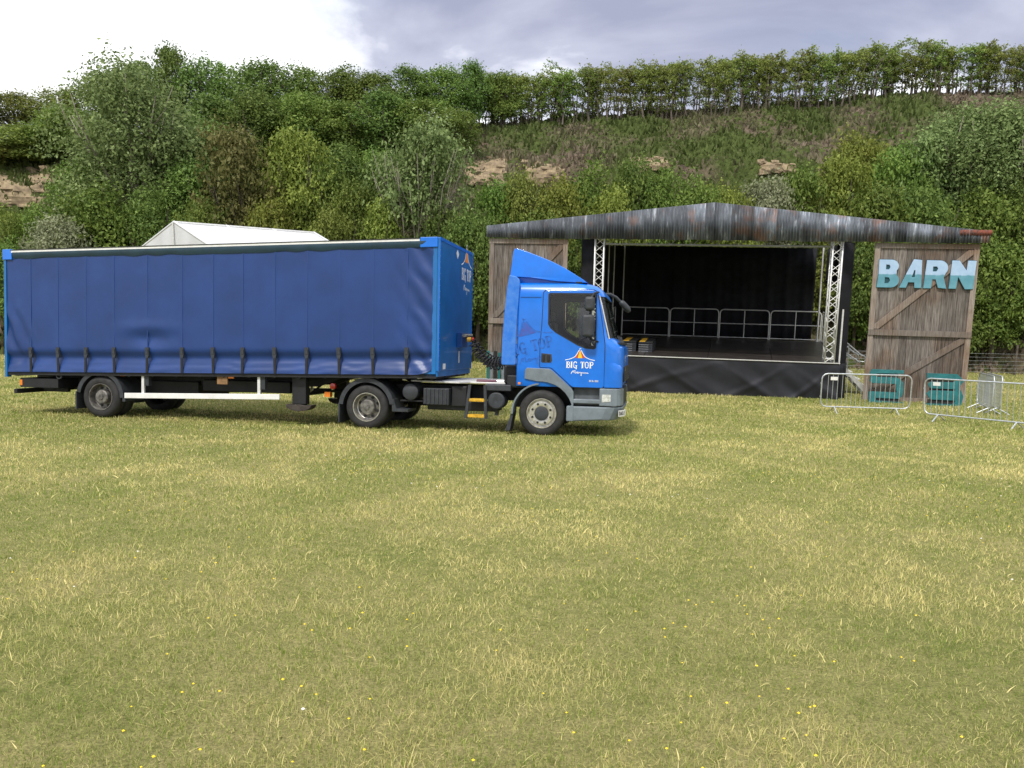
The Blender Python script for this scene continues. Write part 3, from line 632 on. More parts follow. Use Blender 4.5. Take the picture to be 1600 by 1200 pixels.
t = MB(); t.nofix = 1; text(t, 'DA07', .075, lambda a, b: (1.449 + .545 * (a + .10) * .9, -1.104 + .165 / .09 * .545 * (a + .10) * .9, .452 + b)); t.build('plate_lettering', BLACK, TR)
# wheels
for sy in (-1, 1):
    wheel(TR, 0, sy * 1.12, -sy, 'front'); wheel(TR, -3.48, sy * 1.12, -sy, 'drive', True)
    guard(MB(), -3.48, .44, .54, 8, 175, sy * 1.14, sy * .55, .035, 22, .05).build('mudguard', DGREY, TR, smooth=40)
    MB().prism([(-2.96, .62), (-2.92, .62), (-2.86, .43), (-2.62, .43), (-2.62, .37), (-2.95, .37)], sy * 1.13, sy * .6).build('mudguard_skirt', DGREY, TR, bevel=.01)
    MB().box((-4.07, sy * .6, .12), (-4.04, sy * 1.13, .50)).build('mudflap', DGREY, TR)
MB().lathe([(.10, -1.0), (.10, -.2), (.22, -.15), (.22, .15), (.10, .2), (.10, 1.0)], (-3.48, 0, .44), 20).build('axle', BLACK, TR)
MB().lathe([(.08, -.95), (.08, .95)], (0, 0, .42), 16).build('axle', BLACK, TR)
ch = MB()
for y in (-.42, .42): ch.box((-4.15, y - .04, .62), (1.25, y + .04, .88))
for x in (-4.1, -2.9, -1.9, -.9): ch.box((x, -.42, .66), (x + .1, .42, .84))
ch.box((-.6, -.5, .5), (1.1, .5, 1.1)); ch.build('chassis', BLACK, TR)
MB().box((-.78, -.9, .98), (-.45, .9, 1.32)).box((-.7, -1.0, .9), (-.35, -.6, 1.15)).build('cab_mount', BLACK, TR, bevel=.03)
MB().prism([(-4.0, -.45), (-3.9, -.5), (-3.1, -.5), (-3.0, -.3), (-3.0, .3), (-3.1, .5), (-3.9, .5), (-4.0, .45)], .98, 1.08, ax='z').box((-3.7, -.5, .86), (-3.3, .5, .98)).build('fifth_wheel', BLACK, TR, bevel=.02)
dk = MB().prism([(-2.69, -.75), (-1.62, -1.06), (-1.46, -.80), (-.76, -.80), (-.76, .8), (-1.46, .8), (-1.62, 1.06), (-2.69, .75)], .955, .985, ax='z'); dk.build('catwalk_plate', ALUW, TR, bevel=.006)
MB().lathe([(0, -.17), (.10, -.165), (.155, -.14), (.165, -.10), (.165, .45), (.1, .5), (0, .5)], (-2.60, -.93, .765), 28).build('air_tank', DGREY, TR, smooth=40)
MB().box((-2.82, -1.02, .575), (-2.36, -.6, .60)).build('tank_bracket', BLACK, TR)
bt = MB().box((-2.33, -1.08, .53), (-1.82, -.62, .85)); 
for i in range(6): bt.box((-2.31 + i * .083, -1.10, .54), (-2.27 + i * .083, -1.08, .84))
bt.build('battery_box', DGREY, TR, bevel=.008)
MB().box((-1.8, -.95, .5), (-1.5, -.5, .9)).box((-2.3, -.9, .42), (-.9, -.4, .6)).build('side_tank', BLACK, TR, bevel=.02)
ld = MB()
for x0, x1 in ((-1.40, -1.47), (-1.10, -1.075)): ld.prism([(x0 - .025, .94), (x0 + .03, .94), (x1 + .03, .30), (x1 - .025, .30)], -1.12, -1.07)
ld.build('ladder', DGREY, TR)
for z in (.62, .315): MB().box((-1.43, -1.12, z), (-1.09, -.95, z + .055)).build('ladder_step', YELL, TR, bevel=.006)
MB().box((-1.10, -1.10, .84), (-.60, -.55, .955)).build('tank_cover', DGREY, TR, bevel=.012)
MB().lathe([(0, -.02), (.05, -.025), (.14, -.02), (.165, .0), (.165, .35), (0, .35)], (-.885, -1.06, .645), 28).build('canister', DGREY, TR, smooth=35)
MB().box((-.92, -1.0, .36), (-.86, -.92, .5)).build('drain_pipe', BLACK, TR)
MB().box((-.45, -1.165, .975), (-.40, -1.145, 1.02)).build('side_marker_lamp', AMBER, TR, bevel=.006)
MB().tube([(-1.35, -.74, 1.0), (-.95, -.72, 1.012)], [.035, .02], 8).build('tool_handle', PINKD, TR, smooth=60)
MB().tube([(-.95, -.72, 1.012), (-.80, -.71, 1.012)], .014, 6).build('tool_shaft', ALU, TR)
sp_ = MB(); sp_.box((-.78, -.75, 1.0), (-.66, -.62, 1.35)).box((-.80, -.3, 1.0), (-.7, .3, 1.3)); sp_.build('service_post', BLACK, TR)

# ------------------------------------------------------------------ trailer
TL = thing('curtain_side_trailer', 'long blue curtain sided trailer coupled behind the blue cab', 'trailer', frame((-8.689, 15.965, .652), R(11.3), 1.2))
SH = .0195
def shear(mb): mb.v = [(x, y, z + SH * x) for x, y, z in mb.v]; return mb
XR, XF, HW = -2.3, 7.38, 1.25
BX = [1.015 * q for q in (-1.61, -.95, -.28, .38, 1.15, 1.94, 2.63, 3.28, 3.97, 4.65, 5.32, 6.01, 6.69)]
def curtain(side):
    def fn(u, v):
        x = XR + .07 + (XF - XR - .15) * u; z = .97 + 2.47 * v; q = z - .97
        d = np.interp(q, [0, .05, .24, .29, .36, .43, .50], [-.02, -.015, .055, .08, .058, .008, 0])
        db = min(abs(x - b) for b in BX)
        fold = math.exp(-((q - .14) / .12) ** 2) * (.012 * math.sin(q * 55 + 3 * float(vnoise(x * 2.1, q * 2, 4)) * 3) * min(1, db / .12))
        d += fold
        e = max(0, 1 - abs(x - (XF - .25)) / .8); d += e * e * .022 * math.sin((x * 1.5 + q * 1.1) * 11 + 2 * float(vnoise(x * 3, q * 3, 9)))
        e = max(0, 1 - abs(x - (XR + .1)) / .75) * max(0, 1 - abs(q - .7) / .9); d += e * .045 * math.sin((x * 1.7 + q * .75) * 10 + 2 * float(vnoise(x * 3, q * 3, 2)))
        d += .018 * (float(fbm(x * .55, q * .5, 31)) - .47) * (1 if q > .45 else .4)
        a, b = (x - 1.18) / .42, (q - .72) / .16; d += .05 * math.exp(-a * a - b * b) - .03 * math.exp(-a * a * .5 - ((q - .92) / .14) ** 2)
        d -= .006 * math.exp(-(db / .03) ** 2) * (q > .45)
        # lifted corner at the front end
        lift = max(0, (x - 6.96) / .34) if q < .4 else 0
        return (x, side * (HW - d), z + (lift ** 2 * .10 * (1 - q / .4) if lift else 0))
    return shear(MB().grid(fn, 230, 54))
for sd_ in (-1, 1):
    cu = curtain(sd_).build('curtain', CURT, TL, smooth=80)
    if sd_ < 0:
        me = shear(MB().box((-.006, -HW - .011, 1.44), (.006, -HW + .012, 3.40))).mesh('curtain_seam'); me.materials.append(mat('curtain_seam_pvc', (.018, .058, .215), .45))
        for b in BX:
            o = obj_from('curtain_seam', me, cu); o.location = (b, 0, SH * b)
    bk = MB().box((-.042, -.034, 0), (.042, .012, .15)).box((-.03, -.048, .02), (.03, -.034, .11)).prism([(-.042, 0), (.042, 0), (.026, -.07), (-.026, -.07)], -.036, .01)
    bme = bk.mesh('buckle'); bme.materials.append(DGREY)
    sme = MB().box((-.026, -.034, -.37), (.026, -.020, -.03)).mesh('strap'); sme.materials.append(BLACK)
    hk = MB().box((-.018, -.032, .112), (-.006, -.024, .14)).box((.006, -.032, .112), (.018, -.024, .14)).mesh('hook'); hk.materials.append(ALU)
    for b in BX:
        o = obj_from('buckle', bme, TL); o.location = (b, sd_ * (HW + .0), 1.355 + SH * b - .01); o.rotation_euler = (0, random.uniform(-.05, .05), 0 if sd_ < 0 else math.pi)
        q = obj_from('strap', sme, o); obj_from('hook', hk, o)
def zt(x): return SH * x
pel = shear(MB().grid(lambda u, v: (XR + .24 + (XF - XR - .60) * u + (.14 * (v) if u > .999 else 0), -HW - .012 - .03 * math.sin(v * 2.0), 3.39 + .13 * v + .012 * math.sin(u * 43 + 4 * math.sin(u * 17)) * (1 - v)), 120, 4)); pel.build('pelmet', PELM, TL, smooth=70)
shear(MB().box((XR + .2, -HW - .035, 3.515), (XF - .35, -HW + .05, 3.562))).build('gutter_rail', WHITE, TL)
shear(MB().box((XR + .2, -HW - .045, 3.5635), (XF - .35, -HW + .05, 3.578))).build('roof_edge', BLACK, TL)
shear(MB().box((XR + .02, -HW + .03, 3.50), (XF - .06, HW - .03, 3.585))).build('roof', PVCW, TL)
for sy in (-1, 1):
    shear(MB().box((XR, sy * (HW - .10), .86), (XR + .06, sy * (HW + .015), 3.58))).build('rear_post', HEADB, TL, bevel=.006)
    shear(MB().box((XR - .01, sy * (HW - .12), 3.37), (XR + .22, sy * (HW + .035), 3.59))).build('corner_cap', BLUE, TL, bevel=.008)
    shear(MB().box((XF - .34, sy * (HW - .12), 3.40), (XF + .004, sy * (HW + .035), 3.59))).build('corner_cap', BLUE, TL, bevel=.008)
    shear(MB().box((XF - .09, sy * (HW - .10), .98), (XF - .002, sy * (HW + .010), 3.41))).build('front_post', HEADB, TL, bevel=.006)
shear(MB().box((XR - .012, -HW + .1, .95), (XR + .03, HW - .1, 3.52))).build('rear_door', HEADB, TL)
hd = shear(MB().box((XF, -HW - .01, 1.04), (XF + .045, HW + .01, 3.585))); hd.build('headboard', HEADB, TL, bevel=.008)
shear(MB().box((XF + .04, -HW - .012, 3.53), (XF + .055, HW + .012, 3.592)).box((XF + .04, -HW - .012, 1.03), (XF + .053, -HW + .03, 3.54)).box((XF + .04, HW - .03, 1.03), (XF + .053, HW + .012, 3.54))).build('headboard_edge_trim', BLUE, TL)
rv = MB()
for i in range(22):
    for y in (-1.235, 1.235): rv.box((XF + .05, y - .006, 1.1 + i * .112), (XF + .058, y + .006, 1.112 + i * .112))
shear(rv).build('rivets', ALU, TL)['kind'] = 'stuff'
logo(TL, lambda a, b: (XF + .0475, .74 + a, 2.93 + zt(XF) - .14 + b * 1.35 + .14), 1.55, (WHT, ORGV, ORGV))
dm = MB().prism([(0, 3.32), (.09, 3.42), (0, 3.50), (-.09, 3.42)], XF + .045, XF + .052, ax='x'); shear(dm).build('diamond_sign', WHITE, TL)
shear(MB().box((XF + .045, .02, 1.50), (XF + .16, .48, 1.80))).build('coupling_box', BLUEH, TL, bevel=.01)
shear(MB().box((XF + .045, .20, 1.18), (XF + .052, .26, 1.42))).build('label_strip', WHITE, TL)
shear(MB().box((XF + .045, -.95, 1.07), (XF + .052, -.78, 1.18))).build('data_plate', WHITE, TL)
cp = MB()
for i, y in enumerate((.08, .2, .32, .42)): cp.tube([(XF + .1, y, 1.74), (XF + .28, y + .03, 1.75)], .035, 8)
shear(cp).build('coupling', STEEL, TL, smooth=50)
for y_, m_ in ((.1, YELL), (.34, REDL)): shear(MB().lathe([(0, -.04), (.05, -.04), (.05, .04), (0, .04)], (XF + .30, y_, 1.66), 12, 'x')).build('coupling_cap', m_, TL, smooth=50)
# chassis
cs = MB()
for y in (-.45, .45): cs.prism([(XR + .1, .97), (XR + .1, .68), (4.6, .68), (5.1, .86), (XF - .02, .90), (XF - .02, 1.03), (6.2, .985)], y - .05, y + .05)
for x in np.arange(XR + .2, XF, .55): cs.box((x, -1.2, .88), (x + .06, 1.2, .95))
cs.box((XR + .02, -1.24, .90), (XF, -1.18, .985)); cs.box((XR + .02, 1.18, .90), (XF, 1.24, .985)); cs.box((XR + .05, -1.2, .955), (XF - .02, 1.2, .985))
shear(cs).build('chassis', BLACK, TL)
shear(MB().box((XF - .25, -1.24, .93), (XF + .03, 1.24, 1.04))).build('front_beam', HEADB, TL, bevel=.008)
sub = MB().box((-1.1, -.6, .45), (1.9, .6, .80)).box((2.1, -.75, .62), (4.1, -.5, .86)); sub.build('running_gear', BLACK, TL, bevel=.02)
for sy in (-1, 1):
    wheel(TL, 0, sy * 1.2, -sy, 'trailer', True, .45)
    guard(MB(), 0, .45, .53, 0, 170, sy * 1.22, sy * .6, .035, 22, .05).build('mudguard', DGREY, TL, smooth=40)
    MB().box((.535, sy * .62, .37), (.60, sy * 1.21, .45)).build('mudguard_skirt', DGREY, TL)
    MB().box((-.60, sy * .62, .18), (-.57, sy * 1.21, .55)).build('mudflap', DGREY, TL)
    # side guard rail
    o = MB().box((.60, sy * 1.20, .445), (4.12, sy * 1.235, .555)); o.v = [(x, y, z + .024 * (x - .6)) for x, y, z in o.v]
    o.build('side_guard_rail', WHITE if sy < 0 else DGREY, TL, bevel=.006)
    for x in (.98, 3.62):
        MB().box((x, sy * 1.16, .52), (x + .06, sy * 1.2, .96 + zt(x))).build('guard_bracket', ALUW, TL)
        MB().box((x + .062, sy * 1.10, .72), (x + .16, sy * 1.19, .96 + zt(x))).build('bracket_plate', DGREY, TL)
    # landing leg
    lg = MB().box((4.32, sy * 1.0 - .09, .44), (4.62, sy * 1.0 + .09, 1.03)).box((4.38, sy * 1.0 - .06, .36), (4.56, sy * 1.0 + .06, .46)); lg.build('landing_leg', BLACK, TL, bevel=.012)
    MB().prism([(4.18, .43), (4.22, .36), (4.32, .315), (4.47, .295), (4.62, .315), (4.72, .36), (4.76, .43), (4.60, .42), (4.47, .44), (4.34, .42)], sy * 1.0 - .12, sy * 1.0 + .12).build('landing_foot', mat('rusty_iron', (.05, .04, .035), .8, var=.4, vscale=14), TL, bevel=.01)
    MB().box((XR + .30, sy * .62, .60), (XR + 1.25, sy * 1.18, .80)).build('lamp_beam', BLACK, TL, bevel=.01)
    MB().box((XR + .295, sy * 1.09, .64), (XR + .36, sy * 1.186, .76)).build('rear_lamp', AMBER, TL, bevel=.006)
MB().tube([(4.47, -.95, .62), (4.47, .95, .62)], .03, 8).tube([(4.75, -.2, .95), (4.5, -.9, .55)], .02, 6).build('leg_brace', BLACK, TL)
MB().lathe([(.055, -.02), (.075, -.02), (.075, .02), (.055, .02), (.055, -.02)], (4.47, -1.12, 1.02), 20).build('tie_ring', DGREY, TL)
MB().lathe([(.05, -.015), (.07, -.015), (.07, .015), (.05, .015), (.05, -.015)], (-1.0, -1.2, .87), 20).build('tie_ring', DGREY, TL)
MB().lathe([(.09, -1.0), (.09, 1.0)], (0, 0, .45), 16).build('axle', BLACK, TL)
MB().box((XR + .16, -1.2, .46), (XR + .24, 1.2, .56)).box((XR + .5, -.5, .5), (XR + .6, -.42, .9)).box((XR + .5, .42, .5), (XR + .6, .5, .9)).box((XR + .2, -.5, .47), (XR + .9, -.42, .55)).box((XR + .2, .42, .47), (XR + .9, .5, .55)).build('rear_bumper', BLACK, TL, bevel=.008)
MB().box((.48, -1.215, .905), (.60, -1.19, .935)).build('side_marker_lamp', AMBER, TL)
MB().box((2.98, -1.215, .925), (3.10, -1.19, .965)).build('side_marker_lamp', AMBER, TL)
MB().box((2.72, -1.20, .80), (2.95, -1.17, .985)).build('marker_plate', mat('tan_plate', (.25, .14, .06), .7, var=.3, vscale=9), TL)
MB().box((4.98, -1.0, .60), (5.10, -.90, .70)).build('side_marker_lamp', AMBER, TL)
MB().lathe([(0, -.03), (.06, -.025), (.07, .02), (0, .03)], (5.16, -1.0, .82), 16).build('tail_lamp', REDL, TL)
# coiled air lines between headboard and cab
Mi = TR.matrix_world.inverted()
A = TL.matrix_world @ Vector((XF + .26, .22, 1.74 + zt(XF))); 
for i, (dy, col, sag) in enumerate(((-.10, BLACK, .50), (.05, BLACK, .56), (.16, BLACK, .44))):
    A2 = Mi @ (TL.matrix_world @ Vector((XF + .26, .22 + dy, 1.74 + zt(XF)))); B2 = Vector((-.56, -.25 + dy * 1.6, 1.78)); pts = []; n = 420
    for k in range(n + 1):
        u = k / n; p = A2.lerp(B2, u) - Vector((0, 0, sag * 4 * u * (1 - u)))
        d = (B2 - A2 - Vector((0, 0, sag * 4 * (1 - 2 * u)))).normalized(); s_ = d.cross(Vector((0, 1, 0))).normalized(); q = s_.cross(d)
        rr = .072 * min(1, min(u, 1 - u) * 9); ph = u * 2 * math.pi * 17
        pts.append(p + (s_ * math.cos(ph) + q * math.sin(ph)) * rr)
    h = MB().tube(pts, .015, 6).build('coiled_air_line', col, None, smooth=80); h.matrix_world = TR.matrix_world
    tag(h, ['black coiled air line between trailer headboard and cab, nearest of three', 'black coiled air line sagging lowest between trailer headboard and cab', 'black coiled air line between trailer headboard and cab, farthest of three'][i], 'hose', 'coiled air lines behind the cab')

# ------------------------------------------------------------------ stage  (local: x along the front, y back, z up)
sh = R(10)
SM = Matrix.Translation((10.2, 24.6, 0)) @ Matrix.Rotation(-sh, 4, 'Z')
ST = thing('festival_stage', 'black festival stage deck with draped skirt under the tin gable', 'stage', SM)
DF, DBK = (-8.0, .32), (-7.6, 1.75); DD = 9.4; DZ = 1.24
def dx_(u, v): return (DF[0] + (DBK[0] - DF[0]) * v) * (1 - u) + (DF[1] + (DBK[1] - DF[1]) * v) * u
for j in range(5):
    for i in range(4):
        u0, u1, v0, v1 = i / 4, (i + 1) / 4, j / 5, (j + 1) / 5; e = .0012
        q = [(dx_(u0 + e, v0 + e), DD * (v0 + e)), (dx_(u1 - e, v0 + e), DD * (v0 + e)), (dx_(u1 - e, v1 - e), DD * (v1 - e)), (dx_(u0 + e, v1 - e), DD * (v1 - e))]
        MB().prism(q, DZ - .08, DZ - random.random() * .004, ax='z').build('deck_panel', DECKM, ST)
MB().box((DF[0], -.03, DZ - .022), (DF[1], -.002, DZ + .004)).build('deck_edge_trim', ALUW, ST)
def skirt(u, v):
    x = DF[0] + (DF[1] - DF[0]) * u; z = (DZ - .05) * v + .0 * u
    w = .05 * math.sin(x * 3.1 + 1.2 * math.sin(x * .9)) + .035 * math.sin(x * 7.3 + z * 3 + 2 * math.sin(z * 2.4 + x)) + .05 * math.sin((x * .8 + z * 1.6) * 4.2)
    cr_ = .05 * max(0, math.sin((x * .9 - z * 1.5) * 3.3 + 2 * math.sin(x * .7))) ** 6 + .04 * max(0, math.sin((x * .7 + z * 1.1) * 4.1)) ** 8
    return (x, -.035 - (.04 + .5 * w + cr_ * .8) * (1 - v) ** .7, z - .02)
MB().grid(skirt, 260, 22).build('skirt', SKIRT, ST, smooth=80)
MB().grid(lambda u, v: (DF[1] + .01 + .05 * (1 - v) * (1 + .6 * math.sin(u * 30)) + 1.43 * u, DD * u, (DZ - .04) * v - .02), 60, 4).build('skirt', SKIRT, ST, smooth=80)
MB().grid(lambda u, v: (DF[0] - .01 + .4 * u - .03 * (1 - v) * math.sin(u * 30), DD * u, (DZ - .04) * v - .02), 60, 4).build('skirt', SKIRT, ST, smooth=80)

# stacked step blocks on the deck
for i, (x, y, n) in enumerate(((-6.42, 1.7, 5), (-5.85, 1.55, 5))):
    t = thing('step_stack', ['stack of black yellow edged treads on the stage beside the lorry cab, left one', 'stack of black yellow edged treads on the stage, right of the twin stack'][i], 'steps', SM @ Matrix.Translation((x, y, DZ)) @ Matrix.Rotation(R(-4), 4, 'Z'), 'stacked treads on the stage')
    for k in range(n):
        MB().box((-.24, -.1, k * .075), (.24, 1.7, k * .075 + .055)).build('tread', DGREY if k < n - 1 else BLACK, t, bevel=.004)
        MB().box((-.24, -.104, k * .075 + .012), (.1, -.1005, k * .075 + .03)).build('edge_strip', ALU if k < n - 1 else DGREY, t)
    MB().box((-.22, -.08, n * .075 - .02), (-.03, 1.68, n * .075 - .012)).build('yellow_strip', YELL, t)

# lattice truss towers
def lattice(name, label, M, w, L, cat, nb, group=None, chord=.025, mt=ALUW, parent=None, z0=0):
    t = thing(name, label, cat, M, group); h = w / 2
    cm = MB().tube([(0, 0, 0), (0, 0, L)], chord, 10).mesh('chord'); cm.materials.append(mt); cm.shade_smooth()
    for a, b in ((-h, -h), (h, -h), (h, h), (-h, h)):
        o = obj_from('chord', cm, t); o.location = (a, b, z0)
    p = L / nb
    bmesh_ = MB().tube([(-h, 0, 0), (h, 0, p)], .012, 6).mesh('brace'); bmesh_.materials.append(mt)
    for k in range(nb):
        for s_, (x, y, rz) in enumerate(((0, -h, 0), (h, 0, math.pi / 2), (0, h, math.pi), (-h, 0, -math.pi / 2))):
            o = obj_from('brace', bmesh_, t); o.location = (x, y, z0 + k * p); o.rotation_euler = (0, 0, rz + (math.pi if k % 2 else 0))
            if k % 2: o.location = (x, y, z0 + k * p)
    for z in (.12, L - .04):
        o = MB()
        for s_ in (-1, 1): o.tube([(-h, s_ * h, z0 + z), (h, s_ * h, z0 + z)], .014, 6); o.tube([(s_ * h, -h, z0 + z), (s_ * h, h, z0 + z)], .014, 6)
        o.build('end_frame', mt, t)
    return t
lattice('truss_tower', 'silver lattice truss tower at the right front of the stage', SM @ Matrix.Translation((-.01, .14, DZ)), .29, 3.9, 'truss', 16, 'lattice towers of the stage')
lattice('truss_tower', 'silver lattice truss tower behind the lorry cab at the left front of the stage', SM @ Matrix.Translation((-7.50, .14, DZ)), .29, 3.9, 'truss', 16, 'lattice towers of the stage')
hdr = thing('header_truss', 'dark lattice truss spanning the stage opening below the tin gable', 'truss', SM @ Matrix.Translation((-7.35, .16, 4.92)))
MB().tube([(0, 0, 0), (7.2, 0, 0)], .035, 10).build('lower_chord', mat('dull_aluminium', (.30, .31, .29), .5, metal=.5, var=.2), hdr)
MB().tube([(0, 0, .36), (7.2, 0, .36)], .03, 8).build('upper_chord', MT['dull_aluminium'], hdr)
bm1 = MB().tube([(0, 0, 0), (.36, 0, .36)], .014, 6).mesh('brace'); bm1.materials.append(MT['dull_aluminium'])
for k in range(10):
    for s_ in (0, 1):
        o = obj_from('brace', bm1, hdr); o.location = (k * .72 + s_ * .72, 0, 0); o.rotation_euler = (0, 0, math.pi * s_)

# black drapes
def drape(name, label, a, b, z0, z1, amp=.035, seg=None, my=None):
    """cloth wall from plan point a to b, stage local"""
    a, b = Vector(a), Vector(b); L = (b - a).length; d = (b - a) / L; nn = Vector((-d.y, d.x))
    def fn(u, v):
        p = a + d * (L * u); w = amp * math.sin(u * L * 6.3 + 1.5 * math.sin(u * L * 1.7)) * (1 - .5 * v) + amp * .4 * math.sin(u * L * 17 + v)
        return (p.x + nn.x * w, p.y + nn.y * w, z0 + (z1 - z0) * v)
    m = MB().grid(fn, int(L * 14), 6); me_ = m.build(name, DRAPE, None, smooth=80); me_.matrix_world = SM
    so = me_.modifiers.new('thick', 'SOLIDIFY'); so.thickness = .01
    return tag(me_, label, 'drape')
drape('backdrop_drape', 'wide black cloth backdrop hung across the back of the stage', (-7.55, DD + .06), (1.25, DD + .06), DZ, 5.25)
drape('side_drape', 'black cloth wing hung along the left side of the stage', (-7.85, .5), (-7.5, DD), DZ, 5.2)
drape('front_drape', 'narrow black cloth leg hung beside the right truss tower', (.20, .32), (.62, .6), .35, 5.08, .03)
drape('front_drape', 'narrow black cloth leg hung beside the left truss tower', (-8.12, .35), (-7.72, .3), .9, 5.08, .03)
drape('valance_drape', 'black cloth valance above the open right side of the stage', (.55, .7), (1.65, DD), 3.75, 5.2)
drape('corner_drape', 'black skirt cloth hanging at the right corner below the deck', (.33, -.05), (.62, .55), .0, 1.2, .05)
# roof shell behind the fascia
RF = MB()
ap, e0, e1 = (-3.86, 6.16), (-8.3, 5.62), (1.0, 5.62)
RF.prism([(e0[0], e0[1] - .1), (ap[0], ap[1] - .1), (e1[0], e1[1] - .1), (e1[0], e1[1] - .04), (ap[0], ap[1] - .04), (e0[0], e0[1] - .04)], .22, DD + .3)
o = RF.build('stage_roof', DRAPE, None); o.matrix_world = SM; tag(o, 'dark canopy roof over the stage behind the tin gable', 'roof')
# poles
def pole(x, y, z0, z1, label, r=.03):
    o = MB().tube([(x, y, z0), (x, y, z1)], r, 10).tube([(x, y, z0 - .0), (x, y, z0 + .03)], r * 2, 10).build('roof_pole', ALUW, None, smooth=50); o.matrix_world = SM
    return tag(o, label, 'pole', 'poles holding up the stage roof')
pole(-6.98, DD - .25, DZ, 5.3, 'thin silver pole at the back left corner of the stage')
pole(1.42, DD - .35, DZ, 5.3, 'thin silver pole at the back right corner of the stage', .035)
pole(-7.42, 4.6, DZ, 5.2, 'thin grey pole against the left black wing, nearer the front', .025)
pole(-7.30, 6.6, DZ, 5.2, 'thin grey pole against the left black wing, nearer the back', .025)
pole(.34, .20, .95, 2.95, 'short silver scaffold pole clamped beside the right truss tower', .028)

def rail_panel(M, L, H, label, group):
    t = thing('guard_rail', label, 'railing', M, group); r = .024; c = .16
    pts = [(0, 0, 0)] + [(0, 0, H - c)] + [(c - c * math.cos(R(a)), 0, H - c + c * math.sin(R(a))) for a in (30, 60, 90)] + [(L - c + c * math.sin(R(a)), 0, H - c + c * math.cos(R(a))) for a in (0, 30, 60, 90)] + [(L, 0, 0)]
    MB().tube(pts, r, 8).build('rail_frame', ALUW, t, smooth=60)
    MB().tube([(0, 0, .06), (L, 0, .06)], r * .9, 8).build('bottom_rail', ALUW, t, smooth=60)
    MB().tube([(0, 0, H * .52), (L, 0, H * .52)], r * .8, 8).build('middle_rail', ALUW, t, smooth=60)
    MB().tube([(L / 2, 0, .06), (L / 2, 0, H - .01)], r * .8, 8).build('centre_post', ALUW, t, smooth=60)
    return t
for i, nm in enumerate(('leftmost', 'second from left', 'second from right', 'rightmost')):
    rail_panel(SM @ Matrix.Translation((-7.0 + i * 2.16, DD - .12, DZ)), 2.10, 1.28, 'silver tube guard rail at the back of the stage, %s of four' % nm, 'guard rails round the stage')
rail_panel(SM @ Matrix.Translation((1.60, DD - .3, DZ)) @ Matrix.Rotation(R(-97.5), 4, 'Z'), 2.1, 1.28, 'silver tube guard rail along the open right side of the stage', 'guard rails round the stage')
rail_panel(SM @ Matrix.Translation((-7.28, DD - .4, DZ)) @ Matrix.Rotation(R(-92), 4, 'Z'), 2.1, 1.28, 'silver tube guard rail along the black wing at the left of the stage', 'guard rails round the stage')

# access steps at the right side
sp = thing('stage_steps', 'aluminium access steps with looped handrail beside the right of the stage', 'steps', SM @ Matrix.Translation((.55, 2.2, 0)))
for k in range(4): MB().box((.10 + k * .26, -.45, 1.0 - k * .24), (.36 + k * .26, .45, 1.035 - k * .24)).build('tread', ALUW, sp)
for y in (-.47, .47):
    MB().prism([(0, 1.15), (.05, 1.2), (1.2, .15), (1.2, .0), (1.1, .0)], y - .02, y + .02).build('stringer', ALUW, sp)
    lp = [(.0, y, 2.05), (.85, y, 1.36)] + [(.85 + .12 * math.sin(R(a)) + .02, y, 1.24 + .12 * math.cos(R(a))) for a in (30, 70, 110, 150)] + [(.75, y, 1.16), (.0, y, 1.66)]
    MB().tube(lp, .022, 8).tube([(.42, y, 1.72), (.42, y, .8)], .02, 8).build('handrail', GALV, sp, smooth=60)

# ---- corrugated gable fascia: one sheet per object
FA = thing('tin_gable', 'weathered grey corrugated tin gable across the top of the stage', 'fascia', SM)
FX0, FX1, AX = -11.3, 4.28, -3.86
def ftop(x): return 5.47 + (6.26 - 5.47) * (x - FX0) / (AX - FX0) if x < AX else 6.26 + (5.43 - 6.26) * (x - AX) / (FX1 - AX)
x = FX0; k = 0
while x < FX1 - .05:
    w = min(random.choice((.56, .62, .66, .70)), FX1 - x)
    if x < AX < x + w: w = AX - x if AX - x > .2 else w
    if FX1 - (x + w) < .25: w = FX1 - x
    yo = -.16 - (k % 2) * .014; zb = 5.07 + random.uniform(-.012, .012); n = max(6, int(w / .0125))
    def fn(u, v, x=x, w=w, yo=yo, zb=zb):
        X_ = x + w * u * 1.0 + .012 * (u - .5); return (X_, yo - .02 * math.cos(X_ * 2 * math.pi / .088), zb + (ftop(X_) - zb) * v)
    m = MB().grid(fn, n, 1); ob = m.build('tin_sheet', TIN, FA, smooth=80)
    so = ob.modifiers.new('thick', 'SOLIDIFY'); so.thickness = .004
    x += w; k += 1
rs = MB().grid(lambda u, v: (3.42 + .9 * u, -.195 - .012 * math.cos(u * .9 * 2 * math.pi / .076), 5.30 + .165 * v), 70, 1).build('rusty_patch_sheet', RUST, FA, smooth=80)
rs.modifiers.new('thick', 'SOLIDIFY').thickness = .004; rs['label'] = 'rusty red strip of tin'
MB().box((FX0 + .05, -.10, 5.10), (FX1 - .05, -.04, 5.20)).build('support_batten', WOODF, FA)
MB().prism([(FX0 + .05, 5.33), (AX, 6.1), (FX1 - .05, 5.3), (FX1 - .05, 5.40), (AX, 6.2), (FX0 + .05, 5.43)], -.10, -.04).build('support_batten', WOODF, FA)

